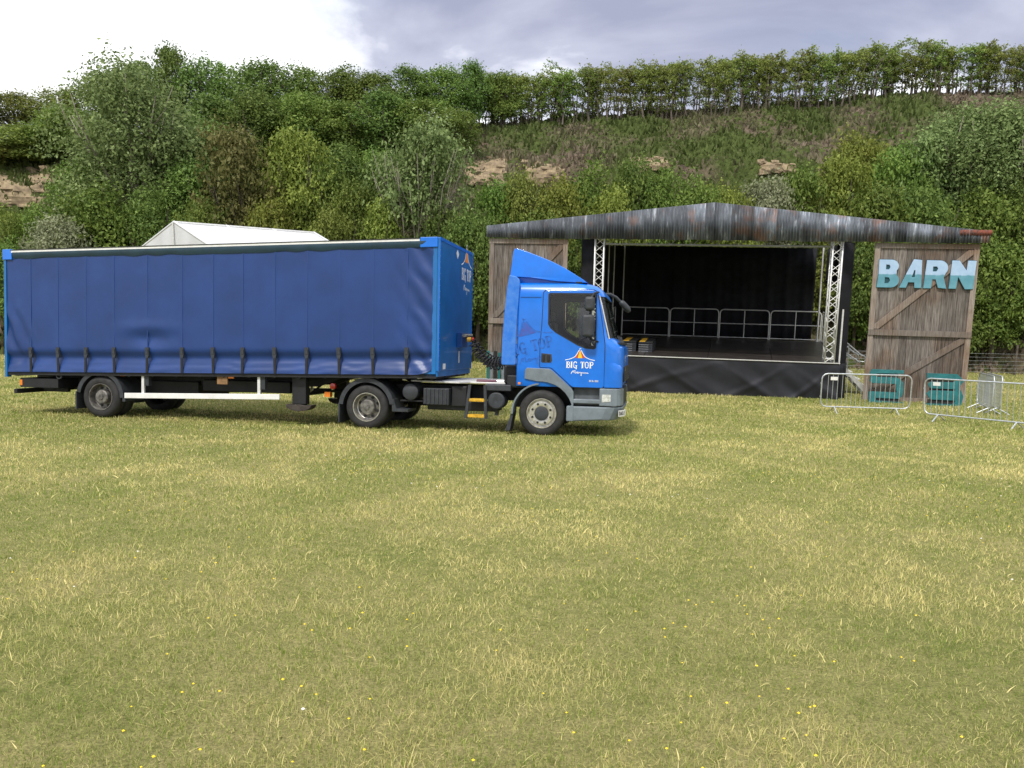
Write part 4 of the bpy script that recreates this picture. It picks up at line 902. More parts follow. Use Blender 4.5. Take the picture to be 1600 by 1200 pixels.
# ---- barn doors
def barn_door(x0, w, h, label, flip=False, half=False):
    t = thing('barn_door', label, 'barn door', SM @ Matrix.Translation((x0, 0, 0)), 'tall barn doors flanking the stage')
    n = 13 if w > 2.8 else 12; pw = (w - .1) / n
    for i in range(n):
        a = .05 + i * pw; dz = random.uniform(-.015, .015); dy = random.uniform(0, .008)
        MB().box((a + .004, -.03 + dy, .04 + dz), (a + pw - .004, dy, h - .03)).build('plank', WOOD, t)
    fb = .16
    for a, b in (((0, 0), (fb, h - .155)), ((w - fb, 0), (w, h - .155))): MB().box((a[0], -.065, a[1] + .02), (b[0], -.033, b[1])).build('stile', WOODF, t, bevel=.004)
    MB().box((-.01, -.068, h - .15), (w + .01, -.034, h + .01)).build('top_rail', WOODF, t, bevel=.004)
    MB().box((.0, -.098, 2.18), (w, -.066, 2.36)).build('middle_rail', WOODF, t, bevel=.004)
    MB().box((fb + .003, -.064, .05), (w - fb - .003, -.034, .22)).build('bottom_rail', WOODF, t, bevel=.004)
    for z0, z1 in ((2.38, h - .17), (.24, 2.16)):
        p = [(fb + .01, z0), (fb + .14, z0), (w - fb - .01, z1 - .14), (w - fb - .01, z1), (w - fb - .14, z1), (fb + .01, z0 + .14)]
        MB().prism(p, -.062, -.034).build('diagonal_brace', WOODF, t, bevel=.004)
    MB().box((.2, .02, 1.0), (w - .2, .12, 1.1)).box((.2, .02, 4.2), (w - .2, .12, 4.3)).build('back_ledge', WOODF, t)
    return t
barn_door(1.07, 3.01, 5.04, 'tall weathered plank barn door carrying blue painted letters')
barn_door(-11.22, 2.67, 5.04, 'tall weathered plank barn door between the trailer and the stage')

def letter(name, outer, holes, x0, label):
    o = MB().prism(outer, -.100, -.070, holes).build('sign_letter', [LETTER], None, bevel=.008); o.matrix_world = SM @ Matrix.Translation((x0, 0, 3.68))
    k = MB().prism([(p[0] * 1.03 - .01, p[1] * 1.03 - .012) for p in outer], -.0695, -.064).build('backing', TEALD, o)
    return tag(o, label, 'letter', 'letters on the barn door')
arc = lambda cx, cz, rx, rz, a0, a1, n: [(cx + rx * math.cos(R(a0 + (a1 - a0) * k / n)), cz + rz * math.sin(R(a0 + (a1 - a0) * k / n))) for k in range(n + 1)]
Bq = [(0, 0), (.36, -.0)] + arc(.40, .22, .24, .22, -80, 50, 8) + arc(.38, .66, .22, .20, -40, 85, 8) + [(.02, .86), (.03, .45)]
letter('B', Bq, [[(.22, .13), (.34, .14), (.38, .22), (.34, .31), (.22, .32)], [(.23, .56), (.33, .56), (.36, .63), (.33, .70), (.23, .71)]], 1.20, 'blue painted wooden letter B on the barn door')
letter('A', [(0, 0), (.20, 0), (.25, .17), (.43, .17), (.44, 0), (.64, 0), (.60, .86), (.36, .88)], [[(.34, .33), (.43, .33), (.43, .54), (.40, .55)]], 1.86, 'blue painted wooden letter A on the barn door')
letter('R', [(0, 0), (.22, 0), (.24, .28), (.33, .28), (.42, .02), (.66, .0), (.56, .34)] + arc(.42, .62, .24, .235, -40, 88, 9) + [(.04, .86)], [[(.23, .52), (.34, .52), (.38, .60), (.34, .67), (.23, .67)]], 2.56, 'blue painted wooden letter R on the barn door')
letter('N', [(0, 0), (.21, 0), (.24, .36), (.46, -.01), (.69, 0), (.72, .86), (.48, .86), (.46, .56), (.24, .86), (.03, .86)], [], 3.29, 'blue painted wooden letter N on the barn door')

# ---- teal cut-out shapes leaning at the foot of the door
def cutout(label, polys, dark, M):
    t = thing('teal_cutout', label, 'cutout', M, 'teal cut-out shapes at the barn door')
    for p in polys: MB().prism(p, -.04, 0).build('teal_board', TEAL, t, bevel=.004)
    for p in dark: MB().prism(p, .004, .03).build('back_board', BLACK, t)
    return t
s1 = [[(.02, .86), (.0, 1.0), (.06, 1.10), (1.0, 1.10), (1.0, .99), (.2, .97), (.2, .86)],
      [(.0, .72), (.08, .66), (.78, .66), (.80, .40), (.0, .40), (-.02, .20), (.0, .0), (1.0, .0), (1.0, .10), (.2, .12), (.2, .2), (.86, .2), (.96, .28), (.99, .40), (.99, .70), (.90, .82), (.80, .86), (.02, .858)]]
d1 = [[(.2, .86), (.85, .86), (.85, .98), (.2, .98)], [(.2, .11), (.9, .11), (.9, .2), (.2, .2)]]
cutout('teal wooden S shaped cut-out leaning behind the barrier at the barn door foot', s1, d1, SM @ Matrix.Translation((1.12, -.62, .05)) @ Matrix.Rotation(R(-12), 4, 'X'))
s2 = [[(.0, .90), (.0, 1.08), (.86, 1.08), (1.02, .92), (1.04, .86), (.90, .68), (.98, .55), (1.04, .40), (1.0, .24), (.96, .0), (.0, .0), (.0, .16), (.74, .17), (.80, .22), (.80, .28), (.12, .28), (.0, .46), (.1, .56), (.78, .57), (.80, .62), (.1, .62), (.03, .74), (.1, .82), (.78, .83), (.80, .90)]]
d2 = [[(.02, .82), (.8, .82), (.8, .91), (.02, .91)], [(.1, .56), (.8, .56), (.8, .63), (.1, .63)], [(.05, .16), (.8, .16), (.8, .29), (.05, .29)]]
cutout('teal wooden zigzag edged cut-out leaning behind the right hand barrier', s2, d2, SM @ Matrix.Translation((2.62, -1.1, .06)) @ Matrix.Rotation(R(-10), 4, 'X'))
bs = thing('board_stack', 'teal and grey boards standing upright at the foot of the left barn door', 'boards', SM @ Matrix.Translation((-11.15, -.5, .02)))
for k in range(7): MB().box((k * .13, -.05 - .02 * (k % 3), 0), (k * .13 + .09, -.01, 1.25 - .05 * (k % 2))).build('board', [TEAL, GREYP, BLACK][k % 3], bs)

# ------------------------------------------------------------------ crowd barriers
def barrier(p, q, label, L=2.3, H=1.05, tagp=True, legs=True):
    p, q = Vector((p[0], p[1])), Vector((q[0], q[1])); d = (q - p).normalized(); ang = math.atan2(d.y, d.x)
    z0 = float(G(p.y)); z1 = float(G((p + d * L).y)); pitch = -math.atan2(z1 - z0, L)
    M = Matrix.Translation((p.x, p.y, z0)) @ Matrix.Rotation(ang, 4, 'Z') @ Matrix.Rotation(pitch, 4, 'Y')
    t = thing('crowd_barrier', label, 'barrier', M, 'galvanised crowd barriers'); r = .019; c = .15; b = .16
    pts = []
    for cx, cz, a0 in ((c, H - c, 180), (L - c, H - c, 90), (L - c, b + c, 0), (c, b + c, -90)):
        pts += [(cx + c * math.cos(R(a0 - a)), 0, cz + c * math.sin(R(a0 - a))) for a in (0, 30, 60, 90)]
    pts.append(pts[0]); MB().tube(pts, r, 8, cap=False).build('barrier_frame', GALV, t, smooth=60)
    n = 17; bm0 = MB().tube([(0, 0, b), (0, 0, H)], .0075, 6).mesh('upright'); bm0.materials.append(GALV)
    for i in range(n):
        o = obj_from('upright', bm0, t); o.location = (c * .7 + (L - 1.4 * c) * (i + .5) / n, 0, 0)
    for x in (.36, L - .36):
        if legs: MB().tube([(x, -.30, .0), (x, -.02, b), (x, .02, b), (x, .30, 0)], .017, 6).build('foot', GALV, t)
    MB().box((-.03, -.01, .42), (.0, .01, .45)).box((-.03, -.01, .78), (.0, .01, .81)).build('coupling_hook', GALV, t)
    if tagp: MB().box((.22, -.024, H - .17), (.40, -.018, H - .08)).build('name_tag', WHITE, t)
    return t
barrier((8.28, 20.35), (10.45, 20.15), 'galvanised crowd barrier in front of the stage corner and the S shaped cut-out')
barrier((10.38, 19.05), (11.72, 17.0), 'galvanised crowd barrier at the right edge of the picture', L=2.5)
barrier((13.85, 22.6), (12.85, 20.2), 'front barrier of the pair stacked edge-on behind the right barrier', tagp=False)
barrier((14.07, 22.6), (13.07, 20.2), 'rear barrier of the pair stacked edge-on behind the right barrier', tagp=False)
barrier((12.0, 25.2), (14.2, 25.6), 'crowd barrier standing behind the lettered barn door', tagp=False)

# ------------------------------------------------------------------ marquees
mq = thing('white_marquee', 'white gabled marquee tent rising behind the blue trailer', 'marquee', Matrix.Translation((-12.25, 28.1, -.1)) @ Matrix.Rotation(R(-33), 4, 'Z'))
w_, L_, hr, he = 3.0, 6.6, 5.57, 4.3
def roofp(s_):
    def fn(u, v):
        sag = .10 * math.sin(u * math.pi * 3) ** 2 * math.sin(v * math.pi); return (s_ * w_ * (1 - v), L_ * u, he + (hr - he) * v - sag)
    return fn
for s_ in (-1, 1): MB().grid(roofp(s_), 36, 8).build('roof_panel', PVCW, mq, smooth=70).modifiers.new('t', 'SOLIDIFY').thickness = .02
MB().grid(lambda u, v: ((-w_ + 2 * w_ * u), -.02 - .04 * math.sin(u * 34) * (1 - v), he + (hr - he) * (1 - abs(2 * u - 1)) * v), 60, 4).build('gable_panel', PVCW, mq, smooth=70)
for a, b in (((-w_, 0), (-w_, L_)), ((w_, 0), (w_, L_)), ((-w_, 0), (w_, 0))):
    MB().grid(lambda u, v, a=a, b=b: (a[0] + (b[0] - a[0]) * u + .03 * math.sin(u * 60), a[1] + (b[1] - a[1]) * u + .03 * math.sin(u * 50), he * v), 50, 3).build('wall_panel', PVCW, mq, smooth=70)
MB().tube([(0, -.06, he), (0, -.06, hr)], .03, 6).tube([(0, 0, hr), (0, L_, hr)], .05, 8).build('ridge_pole', ALUW, mq)
for k in range(4): MB().tube([(-w_, L_ * k / 3, he), (0, L_ * k / 3, hr + .02), (w_, L_ * k / 3, he)], .045, 8).build('roof_seam', PVCW, mq, smooth=60)
wt = thing('white_wall_tent', 'low white walled structure with grey posts seen beneath the trailer', 'tent', Matrix.Translation((-7.6, 27.6, .0)) @ Matrix.Rotation(R(-4), 4, 'Z'))
for k in range(3): MB().grid(lambda u, v, k=k: (k * 1.55 + 1.5 * u, .03 * math.sin(u * 22), .02 + 1.7 * v), 20, 2).build('wall_panel', PVCW, wt, smooth=70).modifiers.new('t', 'SOLIDIFY').thickness = .02
for k in range(4): MB().box((k * 1.55 - .06, -.06, -.05), (k * 1.55 + .02, .02, 1.8)).build('post', GREYP, wt)
MB().prism([(-.2, 1.75), (2.3, 2.2), (4.8, 1.75)], -.1, 2.5).build('roof_panel', PVCW, wt)

# ------------------------------------------------------------------ vegetation
PLANTS = [(-35.54, 51, 13.89, 4.67, 'dark'), (-32.21, 51, 14.62, 4.67, 'olive'), (-29.33, 51, 14.99, 4.67, 'olive'), (-26.42, 51, 15.9, 4.67, 'mid'), (-23.75, 51, 16.58, 4.25, 'mid'), (-21.96, 51, 17.46, 3.4, 'dark'), (-19.47, 51, 16.81, 4.67, 'dark'), (-16.64, 51, 16.71, 5.1, 'dark'), (-13.8, 51, 16.53, 4.67, 'dark'), (-11.16, 51, 16.43, 4.25, 'mid'), (-8.93, 51, 16.24, 3.82, 'mid'), (-6.89, 51, 16.51, 3.82, 'dark'), (-4.86, 51, 16.7, 3.82, 'mid'), (-3.04, 51, 16.86, 3.4, 'dark'), (-1.02, 52, 16.72, 3.47, 'mid'), (-28.44, 46, 11.73, 4.98, 'olive'), (-25.79, 46, 12.77, 4.6, 'mid'), (-17.64, 46, 13.36, 4.98, 'dark'), (-15.05, 46, 13.76, 4.98, 'dark'), (-12.47, 46, 13.81, 4.98, 'mid'), (-9.9, 46, 13.33, 4.98, 'mid'), (-7.69, 46, 13.83, 4.6, 'dark'), (-5.48, 46, 13.59, 4.22, 'mid'), (-3.64, 47, 13.41, 3.13, 'mid'), (-30.39, 45, 11.15, 4.88, 'olive'), (-19.76, 41, 13.75, 8.2, 'GREY'), (-16.87, 43, 11.73, 4.3, 'dark'), (-16.42, 40, 8.91, 4.67, 'dark'), (-9.06, 42, 10.32, 4.55, 'dark'), (-10.85, 41, 9.16, 4.44, 'mid'), (-7.2, 42, 10.09, 3.15, 'mid'), (-22.47, 41, 9.32, 3.76, 'mid'), (-13.42, 38.5, 10.39, 4.81, 'brown'), (-10.77, 39, 10.47, 2.44, 'lime'), (-9.53, 39, 9.03, 2.92, 'mid'), (-20.29, 38, 7.42, 4.75, 'mid'), (-17.51, 38, 7.42, 3.8, 'dark'), (-22.82, 37.5, 6.66, 2.81, 'mid'), (-11.63, 37, 6.96, 2.77, 'lime'), (-14.95, 37, 6.83, 2.77, 'mid'), (-7.6, 38, 7.91, 2.85, 'mid'), (-4.67, 38, 10.62, 5.54, 'STEM'), (-6.5, 37, 6.94, 2.47, 'lime'), (-8.5, 36.5, 6.45, 2.74, 'olive'), (-23.9, 37, 6.3, 2.47, 'olive'), (-21.07, 36, 5.87, 3.6, 'pale'), (-23.18, 35.5, 4.68, 3.25, 'dark'), (-26.8, 38, 7.3, 4.75, 'mid'), (-3.18, 37, 6.77, 2.77, 'dark'), (-2.06, 36, 6.28, 2.4, 'dark'), (-1.13, 38.5, 8.1, 2.89, 'mid'), (0.43, 38.5, 8.43, 2.89, 'olive'), (2.27, 38, 8.26, 3.48, 'lime'), (3.89, 39, 9.02, 3.57, 'mid'), (5.69, 39.5, 9.43, 3.29, 'dark'), (7.38, 39, 8.78, 2.92, 'mid'), (4.69, 37.5, 7.8, 3.75, 'lime'), (8.86, 38.5, 8.44, 2.89, 'mid'), (10.62, 38, 7.97, 2.53, 'lime'), (12.13, 38, 8.45, 3.17, 'pale'), (14.13, 38.5, 9, 3.53, 'mid'), (16.16, 39, 9.72, 3.9, 'lime'), (17.89, 41, 11.13, 2.39, 'lime'), (18.87, 39.5, 10.3, 3.95, 'mid'), (16.86, 37.5, 8.1, 4.38, 'mid'), (20.66, 40, 11.04, 5, 'grey'), (23.22, 40, 12.67, 7.67, 'GREY'), (25.98, 39, 11.94, 7.15, 'GREY'), (19.3, 37.5, 8.14, 4.69, 'dark'), (22.05, 37, 8, 4.62, 'mid'), (24.1, 37, 8.48, 4.62, 'dark'), (16.18, 36.5, 5.5, 2.74, 'dark'), (22.11, 35.5, 5.66, 3.55, 'mid'), (24.26, 35.5, 5.99, 4.14, 'dark'), (20.57, 36, 5.13, 3.6, 'dark'), (3.04, 37, 5.82, 2.47, 'dark'), (-1.62, 36, 6.08, 2.1, 'dark'), (1.06, 37.5, 6.83, 3.75, 'mid'), (14.9, 37.5, 5.9, 2.81, 'olive'), (17.51, 36.5, 5.67, 3.65, 'mid')]
HEDGE = [(-2.91, 52.6, 16.51), (-1.24, 52.6, 16.7), (0.43, 52.6, 16.85), (2.19, 52.6, 17.01), (3.98, 52.6, 17.2), (5.65, 52.6, 17.31), (7.32, 52.6, 17.43), (8.99, 52.6, 17.58), (10.65, 52.6, 17.73), (12.32, 52.6, 17.88), (13.98, 52.6, 18.03), (15.64, 52.6, 18.22), (17.3, 52.6, 18.41), (18.95, 52.6, 18.64), (20.6, 52.6, 18.79), (22.27, 52.6, 18.75), (23.95, 52.6, 18.7), (25.6, 52.6, 18.89), (27.24, 52.6, 19.12), (28.91, 52.6, 19.11), (30.58, 52.6, 19.02), (32.24, 52.6, 19.09), (33.88, 52.6, 19.28), (35.53, 52.6, 19.39)]
def leaves_mesh(name, m, C, Nn, size, rnd, aspect=.55, fold=.0):
    """diamond leaves at C facing Nn (with jitter)"""
    n = len(C); a = rng.normal(size=(n, 3)); Nn = Nn / (np.linalg.norm(Nn, axis=1, keepdims=True) + 1e-9)
    u = np.cross(Nn, a); u /= np.linalg.norm(u, axis=1, keepdims=True) + 1e-9; w = np.cross(Nn, u)
    s = (size * rng.uniform(.4, 1.5, n))[:, None]
    V = np.stack([C + u * s, C + w * s * aspect, C - u * s, C - w * s * aspect], 1).reshape(-1, 3)
    F = np.arange(4 * n).reshape(n, 4)
    return np_mesh(name, V, F, [m], rnd)
def crown(name, m, nl, nleaf, size, zlo=.12, squash=1., droop=0., sparse=0., seed=0):
    r_ = np.random.default_rng(seed); P = []; Q = []; RN = []; lob = []
    for i in range(nl):
        a = r_.uniform(0, 2 * np.pi); h = r_.uniform(0, 1); rad = .36 * math.sqrt(r_.uniform(.05, 1)) * math.sin(math.pi * (.2 + .72 * h)) ** .6
        z = zlo + .12 + (.76 - zlo) * h; lob.append((rad * math.cos(a), rad * math.sin(a), z, r_.uniform(.065, .19), r_.uniform(-.25, .25)))
    lob.append((0, 0, .55, .26, 0.)); lob.append((.02, 0, .82, .15, 0.)); lob.append((.0, 0, .34, .26, 0))
    w = np.array([l[3] ** 2 for l in lob]); w /= w.sum(); cnt = (w * nleaf).astype(int)
    for (x, y, z, r, t), k in zip(lob, cnt):
        d = r_.normal(size=(k, 3)); d /= np.linalg.norm(d, axis=1, keepdims=True)
        d[:, 2] = np.where(d[:, 2] < -.35, -d[:, 2], d[:, 2])
        rr = r * (1.08 - .5 * r_.random(k) ** 2.2) * (1 + .22 * np.sin(d[:, 0] * 9 + d[:, 2] * 7 + t * 20) + .14 * r_.normal(size=k))
        p = np.array([x, y, z]) + d * rr[:, None]; p[:, 2] -= droop * (np.hypot(p[:, 0], p[:, 1]) ** 2)
        P.append(p); Q.append(d * .8 + r_.normal(size=(k, 3)) * .55 + np.array([0, 0, .25]))
        RN.append(np.clip(.45 + t + r_.normal(size=k) * .22, 0, 1))
    # stray sprays for a ragged outline
    k = nleaf // 12; d = r_.normal(size=(k // 8, 3)); d[:, 2] = np.abs(d[:, 2]) * .9; d /= np.linalg.norm(d, axis=1, keepdims=True)
    base = np.array([0, 0, .52]) + d * np.array([.40, .40, .40]); tips = base[:, None, :] + d[:, None, :] * (np.linspace(-.02, .085, 8)[None, :, None]) + r_.normal(size=(k // 8, 8, 3)) * .010
    P.append(tips.reshape(-1, 3)); Q.append(r_.normal(size=(tips.reshape(-1, 3).shape[0], 3))); RN.append(np.clip(r_.normal(.6, .2, len(P[-1])), 0, 1))
    P = np.concatenate(P); Q = np.concatenate(Q); RN = np.concatenate(RN); P[:, 2] = np.maximum(P[:, 2], .0)
    return leaves_mesh(name, m, P, Q, size, RN)
def trunk_mesh(name, m, nst=4, spread=.3, top=.7, r0=.03, seed=0, multi=False):
    r_ = random.Random(seed); mb = MB()
    if not multi: mb.tube([(0, 0, -.06), (.01, 0, .12), (-.01, .01, .3), (.0, 0, .55), (.02, .01, top)], [r0 * 1.4, r0, r0 * .8, r0 * .55, r0 * .2], 8)
    for i in range(nst):
        a = 2 * math.pi * (i + r_.random() * .6) / nst; s = spread * r_.uniform(.6, 1.2); z0 = 0 if multi else r_.uniform(.12, .35); t = top * r_.uniform(.8, 1.1)
        p = [(0 if not multi else .03 * math.cos(a), 0 if not multi else .03 * math.sin(a), z0 - (.04 if multi else 0))]
        for k in range(1, 5):
            q = k / 4; p.append((s * q ** .9 * math.cos(a) + r_.uniform(-.02, .02), s * q ** .9 * math.sin(a) + r_.uniform(-.02, .02), z0 + (t - z0) * q))
        rr = r0 * (.6 if multi else .5); mb.tube(p, [rr, rr * .8, rr * .6, rr * .4, rr * .15], 5)
        for k in (2, 3):
            b = p[k]; a2 = a + r_.uniform(-1, 1); mb.tube([b, (b[0] + .08 * math.cos(a2), b[1] + .08 * math.sin(a2), b[2] + .1), (b[0] + .13 * math.cos(a2), b[1] + .13 * math.sin(a2), b[2] + .22)], [rr * .45, rr * .3, rr * .1], 4)
    me = mb.mesh(name); me.materials.append(m); me.shade_smooth(); return me
VAR = {}
for i, (sp, m) in enumerate(LEAF.items()):
    VAR[sp] = [(crown('crown', m, 30 + 6 * j, 11500, .0155, seed=100 + 10 * i + j, zlo=.02), trunk_mesh('trunk', BARK, 5, .25, .7, .028, 50 + i * 3 + j)) for j in range(2)]
VAR['GREY'] = [(crown('crown', LEAF['grey'], 60, 36000, .0092, seed=300 + j, zlo=.04), trunk_mesh('trunk', BARKP, 8, .3, .75, .025, 90 + j)) for j in range(2)]
VAR['STEM'] = [(crown('crown', LEAF['grey'], 26, 11000, .014, zlo=.34, seed=400), trunk_mesh('trunk', BARKP, 22, .36, .78, .016, 97, True))]
DESC = dict(dark='dark green hawthorn', mid='mid green bushy tree', grey='grey green willow', olive='olive green shrub', brown='brownish hawthorn tree', lime='yellow green shrub', pale='pale leaved shrub', GREY='big grey green willow', STEM='many stemmed grey willow with bare branches')
NAMES = dict(dark='hawthorn_tree', mid='bushy_tree', grey='willow_tree', olive='olive_shrub', brown='hawthorn_tree', lime='yellow_green_shrub', pale='pale_shrub', GREY='willow_tree', STEM='willow_tree')
def where(x, y):
    side = ('far left of the picture' if x < -21 else 'left above the trailer' if x < -9 else 'above the front of the trailer' if x < -3 else 'above the cab' if x < 3 else 'above the left of the stage' if x < 9 else 'above the right of the stage' if x < 15.5 else 'behind the lettered barn door' if x < 21 else 'at the right edge')
    return side
cntr = {}
rk = random.Random(5)
todo = []
for i, (x, y, ztop, w, sp) in enumerate(PLANTS):
    tier = 'on the skyline' if y > 50 else 'high up' if y > 44.5 else 'halfway up' if y > 40.4 else 'low on bank' if y > 37.2 else 'at the bank foot'
    todo.append((x, y, ztop, w, sp, DESC[sp], tier, where(x, y)))
from collections import defaultdict
by = defaultdict(list)
for k, t_ in enumerate(todo): by[t_[5:8]].append(k)
LBL = {}
ORD = ['first', 'second', 'third', 'fourth', 'fifth', 'sixth', 'seventh']
for key, ks in by.items():
    ks.sort(key=lambda k: todo[k][0])
    for n_, k in enumerate(ks): LBL[k] = '%s %s %s%s' % (key[0], key[1], key[2], '' if len(ks) == 1 else ', %s from left' % ORD[n_])
for k, (x, y, ztop, w, sp, *_r) in enumerate(todo):
    base = float(hill_z(x, y)) - .1
    if y < 36: base = max(base, float(G(y)) - .05)
    h = max(1.6, (ztop - base) / .97)
    ws = w * 1.16; vs = VAR[sp]; cm, tm = vs[k % len(vs)]
    if h > 1.5 * ws and sp not in ('STEM',): ws = max(ws, h * .62)
    t = thing(NAMES[sp], LBL[k], 'tree' if h > 3.5 else 'shrub', Matrix.Translation((x, y, base)) @ Matrix.Rotation(rk.uniform(0, 6.28), 4, 'Z'), 'trees and shrubs on the bank')
    for nm, me_ in (('crown', cm), ('trunk', tm)):
        o = obj_from(nm, me_, t); o.scale = (ws, ws * .9, h)
# sparse hedgerow along the right skyline
HV = []
for j in range(4):
    r_ = np.random.default_rng(700 + j); P = []; RN = []; tb = MB(); rr = random.Random(j)
    for s_ in range(4):
        bx, by_ = rr.uniform(-.28, .28), rr.uniform(-.15, .15); p = [(bx, by_, -.05)]
        for q in range(1, 6): p.append((bx + rr.uniform(-.05, .05) + .05 * q / 5, by_ + rr.uniform(-.05, .05), q / 5 * rr.uniform(.84, .98)))
        tb.tube(p, [.022, .018, .014, .01, .007, .003], 5)
        for q in range(1, 6):
            for _ in range(4):
                a = rr.uniform(0, 6.28); L0 = rr.uniform(.14, .30); b = Vector(p[q]); e_ = b + Vector((L0 * math.cos(a) + .05, L0 * math.sin(a) * .7, rr.uniform(.0, .16)))
                tb.tube([b, (b + e_) / 2 + Vector((0, 0, .03)), e_], [.006, .004, .002], 4)
                dens = 32 if e_.z > .5 else 18 if e_.z > .3 else 9
                for _k in range(dens):
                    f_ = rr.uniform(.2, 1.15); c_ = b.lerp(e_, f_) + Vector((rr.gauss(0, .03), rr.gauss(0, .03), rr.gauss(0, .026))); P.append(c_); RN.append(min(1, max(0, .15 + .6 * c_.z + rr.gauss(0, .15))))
    for _ in range(16):   # wind-bent tips
        b = Vector((rr.uniform(-.35, .35), rr.uniform(-.15, .15), rr.uniform(.78, .95)))
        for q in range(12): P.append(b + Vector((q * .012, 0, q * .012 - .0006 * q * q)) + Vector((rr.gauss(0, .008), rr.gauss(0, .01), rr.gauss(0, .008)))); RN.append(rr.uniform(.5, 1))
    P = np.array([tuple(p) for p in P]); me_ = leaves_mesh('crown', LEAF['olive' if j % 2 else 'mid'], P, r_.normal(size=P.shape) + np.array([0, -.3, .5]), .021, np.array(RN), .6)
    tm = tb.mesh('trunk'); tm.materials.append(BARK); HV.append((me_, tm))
hx = np.array([h_[0] for h_ in HEDGE]); hz_ = np.array([h_[2] for h_ in HEDGE]); NH = 60
ONES = ['first', 'second', 'third', 'fourth', 'fifth', 'sixth', 'seventh', 'eighth', 'ninth', 'tenth', 'eleventh', 'twelfth', 'thirteenth', 'fourteenth', 'fifteenth', 'sixteenth', 'seventeenth', 'eighteenth', 'nineteenth', 'twentieth']
rk = random.Random(11)
for i in range(NH):
    x = hx[0] + (hx[-1] - hx[0]) * i / (NH - 1) + rk.uniform(-.2, .2); y = 52.6 + rk.uniform(-.5, .5); ztp = float(np.interp(x, hx, hz_)) + rk.uniform(-.5, .15)
    base = float(hill_z(x, y)) - .05; h = max(2.0, ztp - base)
    nth = ONES[i] + ' from the left end' if i < 20 else ONES[NH - 1 - i] + ' from the right end' if i >= 40 else ONES[i - 20] + ' past the twentieth'
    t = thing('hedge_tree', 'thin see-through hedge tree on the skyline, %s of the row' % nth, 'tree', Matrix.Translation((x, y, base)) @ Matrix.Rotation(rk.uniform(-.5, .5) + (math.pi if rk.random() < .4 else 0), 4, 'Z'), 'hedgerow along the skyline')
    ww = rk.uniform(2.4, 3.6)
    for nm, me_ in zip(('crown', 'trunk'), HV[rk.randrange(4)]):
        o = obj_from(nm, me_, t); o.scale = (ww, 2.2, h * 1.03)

# low scrub covering the bank
n = 90000; sx = rng.uniform(-46, 46, n); sy = rng.uniform(34.2, 55, n); szv = hill_z(sx, sy)
pn = fbm(sx * .28, sy * .28, 40); pn2 = fbm(sx * 1.1, sy * 1.1, 77)
tall = .16 + .34 * np.clip((pn2 - .38) * 4, 0, 1) * rng.uniform(.4, 1, n)
ang = rng.uniform(0, 2 * np.pi, n); lean = rng.uniform(-.5, .5, (n, 2)) * tall[:, None]; wd = rng.uniform(.05, .13, n)
B = np.stack([sx, sy, szv - .03], 1); du = np.stack([np.cos(ang) * wd, np.sin(ang) * wd, 0 * wd], 1)
V = np.stack([B - du, B + du, B + du * .5 + np.stack([lean[:, 0], lean[:, 1], tall], 1), B - du * .5 + np.stack([lean[:, 0] * .8, lean[:, 1] * 1.2, tall * .9], 1)], 1).reshape(-1, 3)
rn = np.clip((pn - .45) * 3.2 + .22 + rng.normal(0, .18, n), 0, 1)
leaf_mat('bank_scrub_leaf', (.085, .12, .032), (.20, .16, .115), .2, .8)
struct(obj_from('bank_scrub', np_mesh('bank_scrub', V, np.arange(4 * n).reshape(n, 4), [MT['bank_scrub_leaf']], rn)), 'stuff')['label'] = 'rough grass and brown scrub covering the bank'

# exposed rock
def stone_mesh(seed):
    r_ = random.Random(seed); bm = bmesh.new(); bmesh.ops.create_cube(bm, size=1)
    bmesh.ops.subdivide_edges(bm, edges=bm.edges, cuts=1, use_grid_fill=True)
    for v in bm.verts: v.co += Vector((r_.uniform(-.13, .13), r_.uniform(-.13, .13), r_.uniform(-.09, .09)))
    me = bpy.data.meshes.new('stone'); bm.to_mesh(me); bm.free(); return me
ROCK = mat('sandy_limestone', (.33, .255, .15), .9, var=.45, vscale=3.0, bump=.6, bscale=9, col2=(.16, .115, .075))
STN = [stone_mesh(k) for k in range(5)]
for s_ in STN: s_.materials.append(ROCK)
def outcrop(x, z, w, h, label, n):
    ys_ = np.arange(36, 53, .04)
    def surf(xa, za):
        k = np.argmax(hill_z(np.full_like(ys_, xa), ys_) > za); return float(ys_[k]) if k else 50.
    yy = surf(x, z)
    t = thing('rock_outcrop', label, 'rock', Matrix.Translation((x, yy, z)), 'rock faces showing in the bank'); r_ = random.Random(int(x * 10)); sd0 = abs(int(x * 7)) + 3
    def fn(u, v):
        a, b = (u - .5) * w * 1.25, (v - .5) * h * 1.25
        edge = min(1, 3.2 * min(u, 1 - u, v, 1 - v) + .35 * (float(fbm(u * 5, v * 4, sd0)) - .5))
        st = math.floor((b + .25 * float(vnoise(a * 1.3, b, sd0))) / .24) * .5
        out = .28 * edge + .22 * (float(vnoise(a * 2.2, st * 3.1, sd0 + 5)) - .3) + .16 * (float(fbm(a * 3.5, b * 5, sd0 + 9)) - .5) - .16
        return (a, surf(x + a, z + b) - yy - out - (.10 if edge > .2 else -.15), b)
    MB().grid(fn, int(w * 13), int(h * 16)).build('rock_face', ROCK, t, smooth=24)
    for i in range(n):
        a, b = r_.uniform(-w / 2, w / 2), r_.choice((-1, 1, -1)) * h * r_.uniform(.35, .6); q_ = r_.uniform(.25, .5)
        o = obj_from('stone', STN[i % 5], t); o.location = (a, surf(x + a, z + b) - yy - .02, b); o.scale = (q_ * 1.2, q_, q_ * .8); o.rotation_euler = (r_.uniform(-.4, .4), r_.uniform(-.4, .4), r_.uniform(-.9, .9))
outcrop(-1.75, 9.8, 2.2, 1.7, 'pale sandy rock face right of the many stemmed willow', 6)
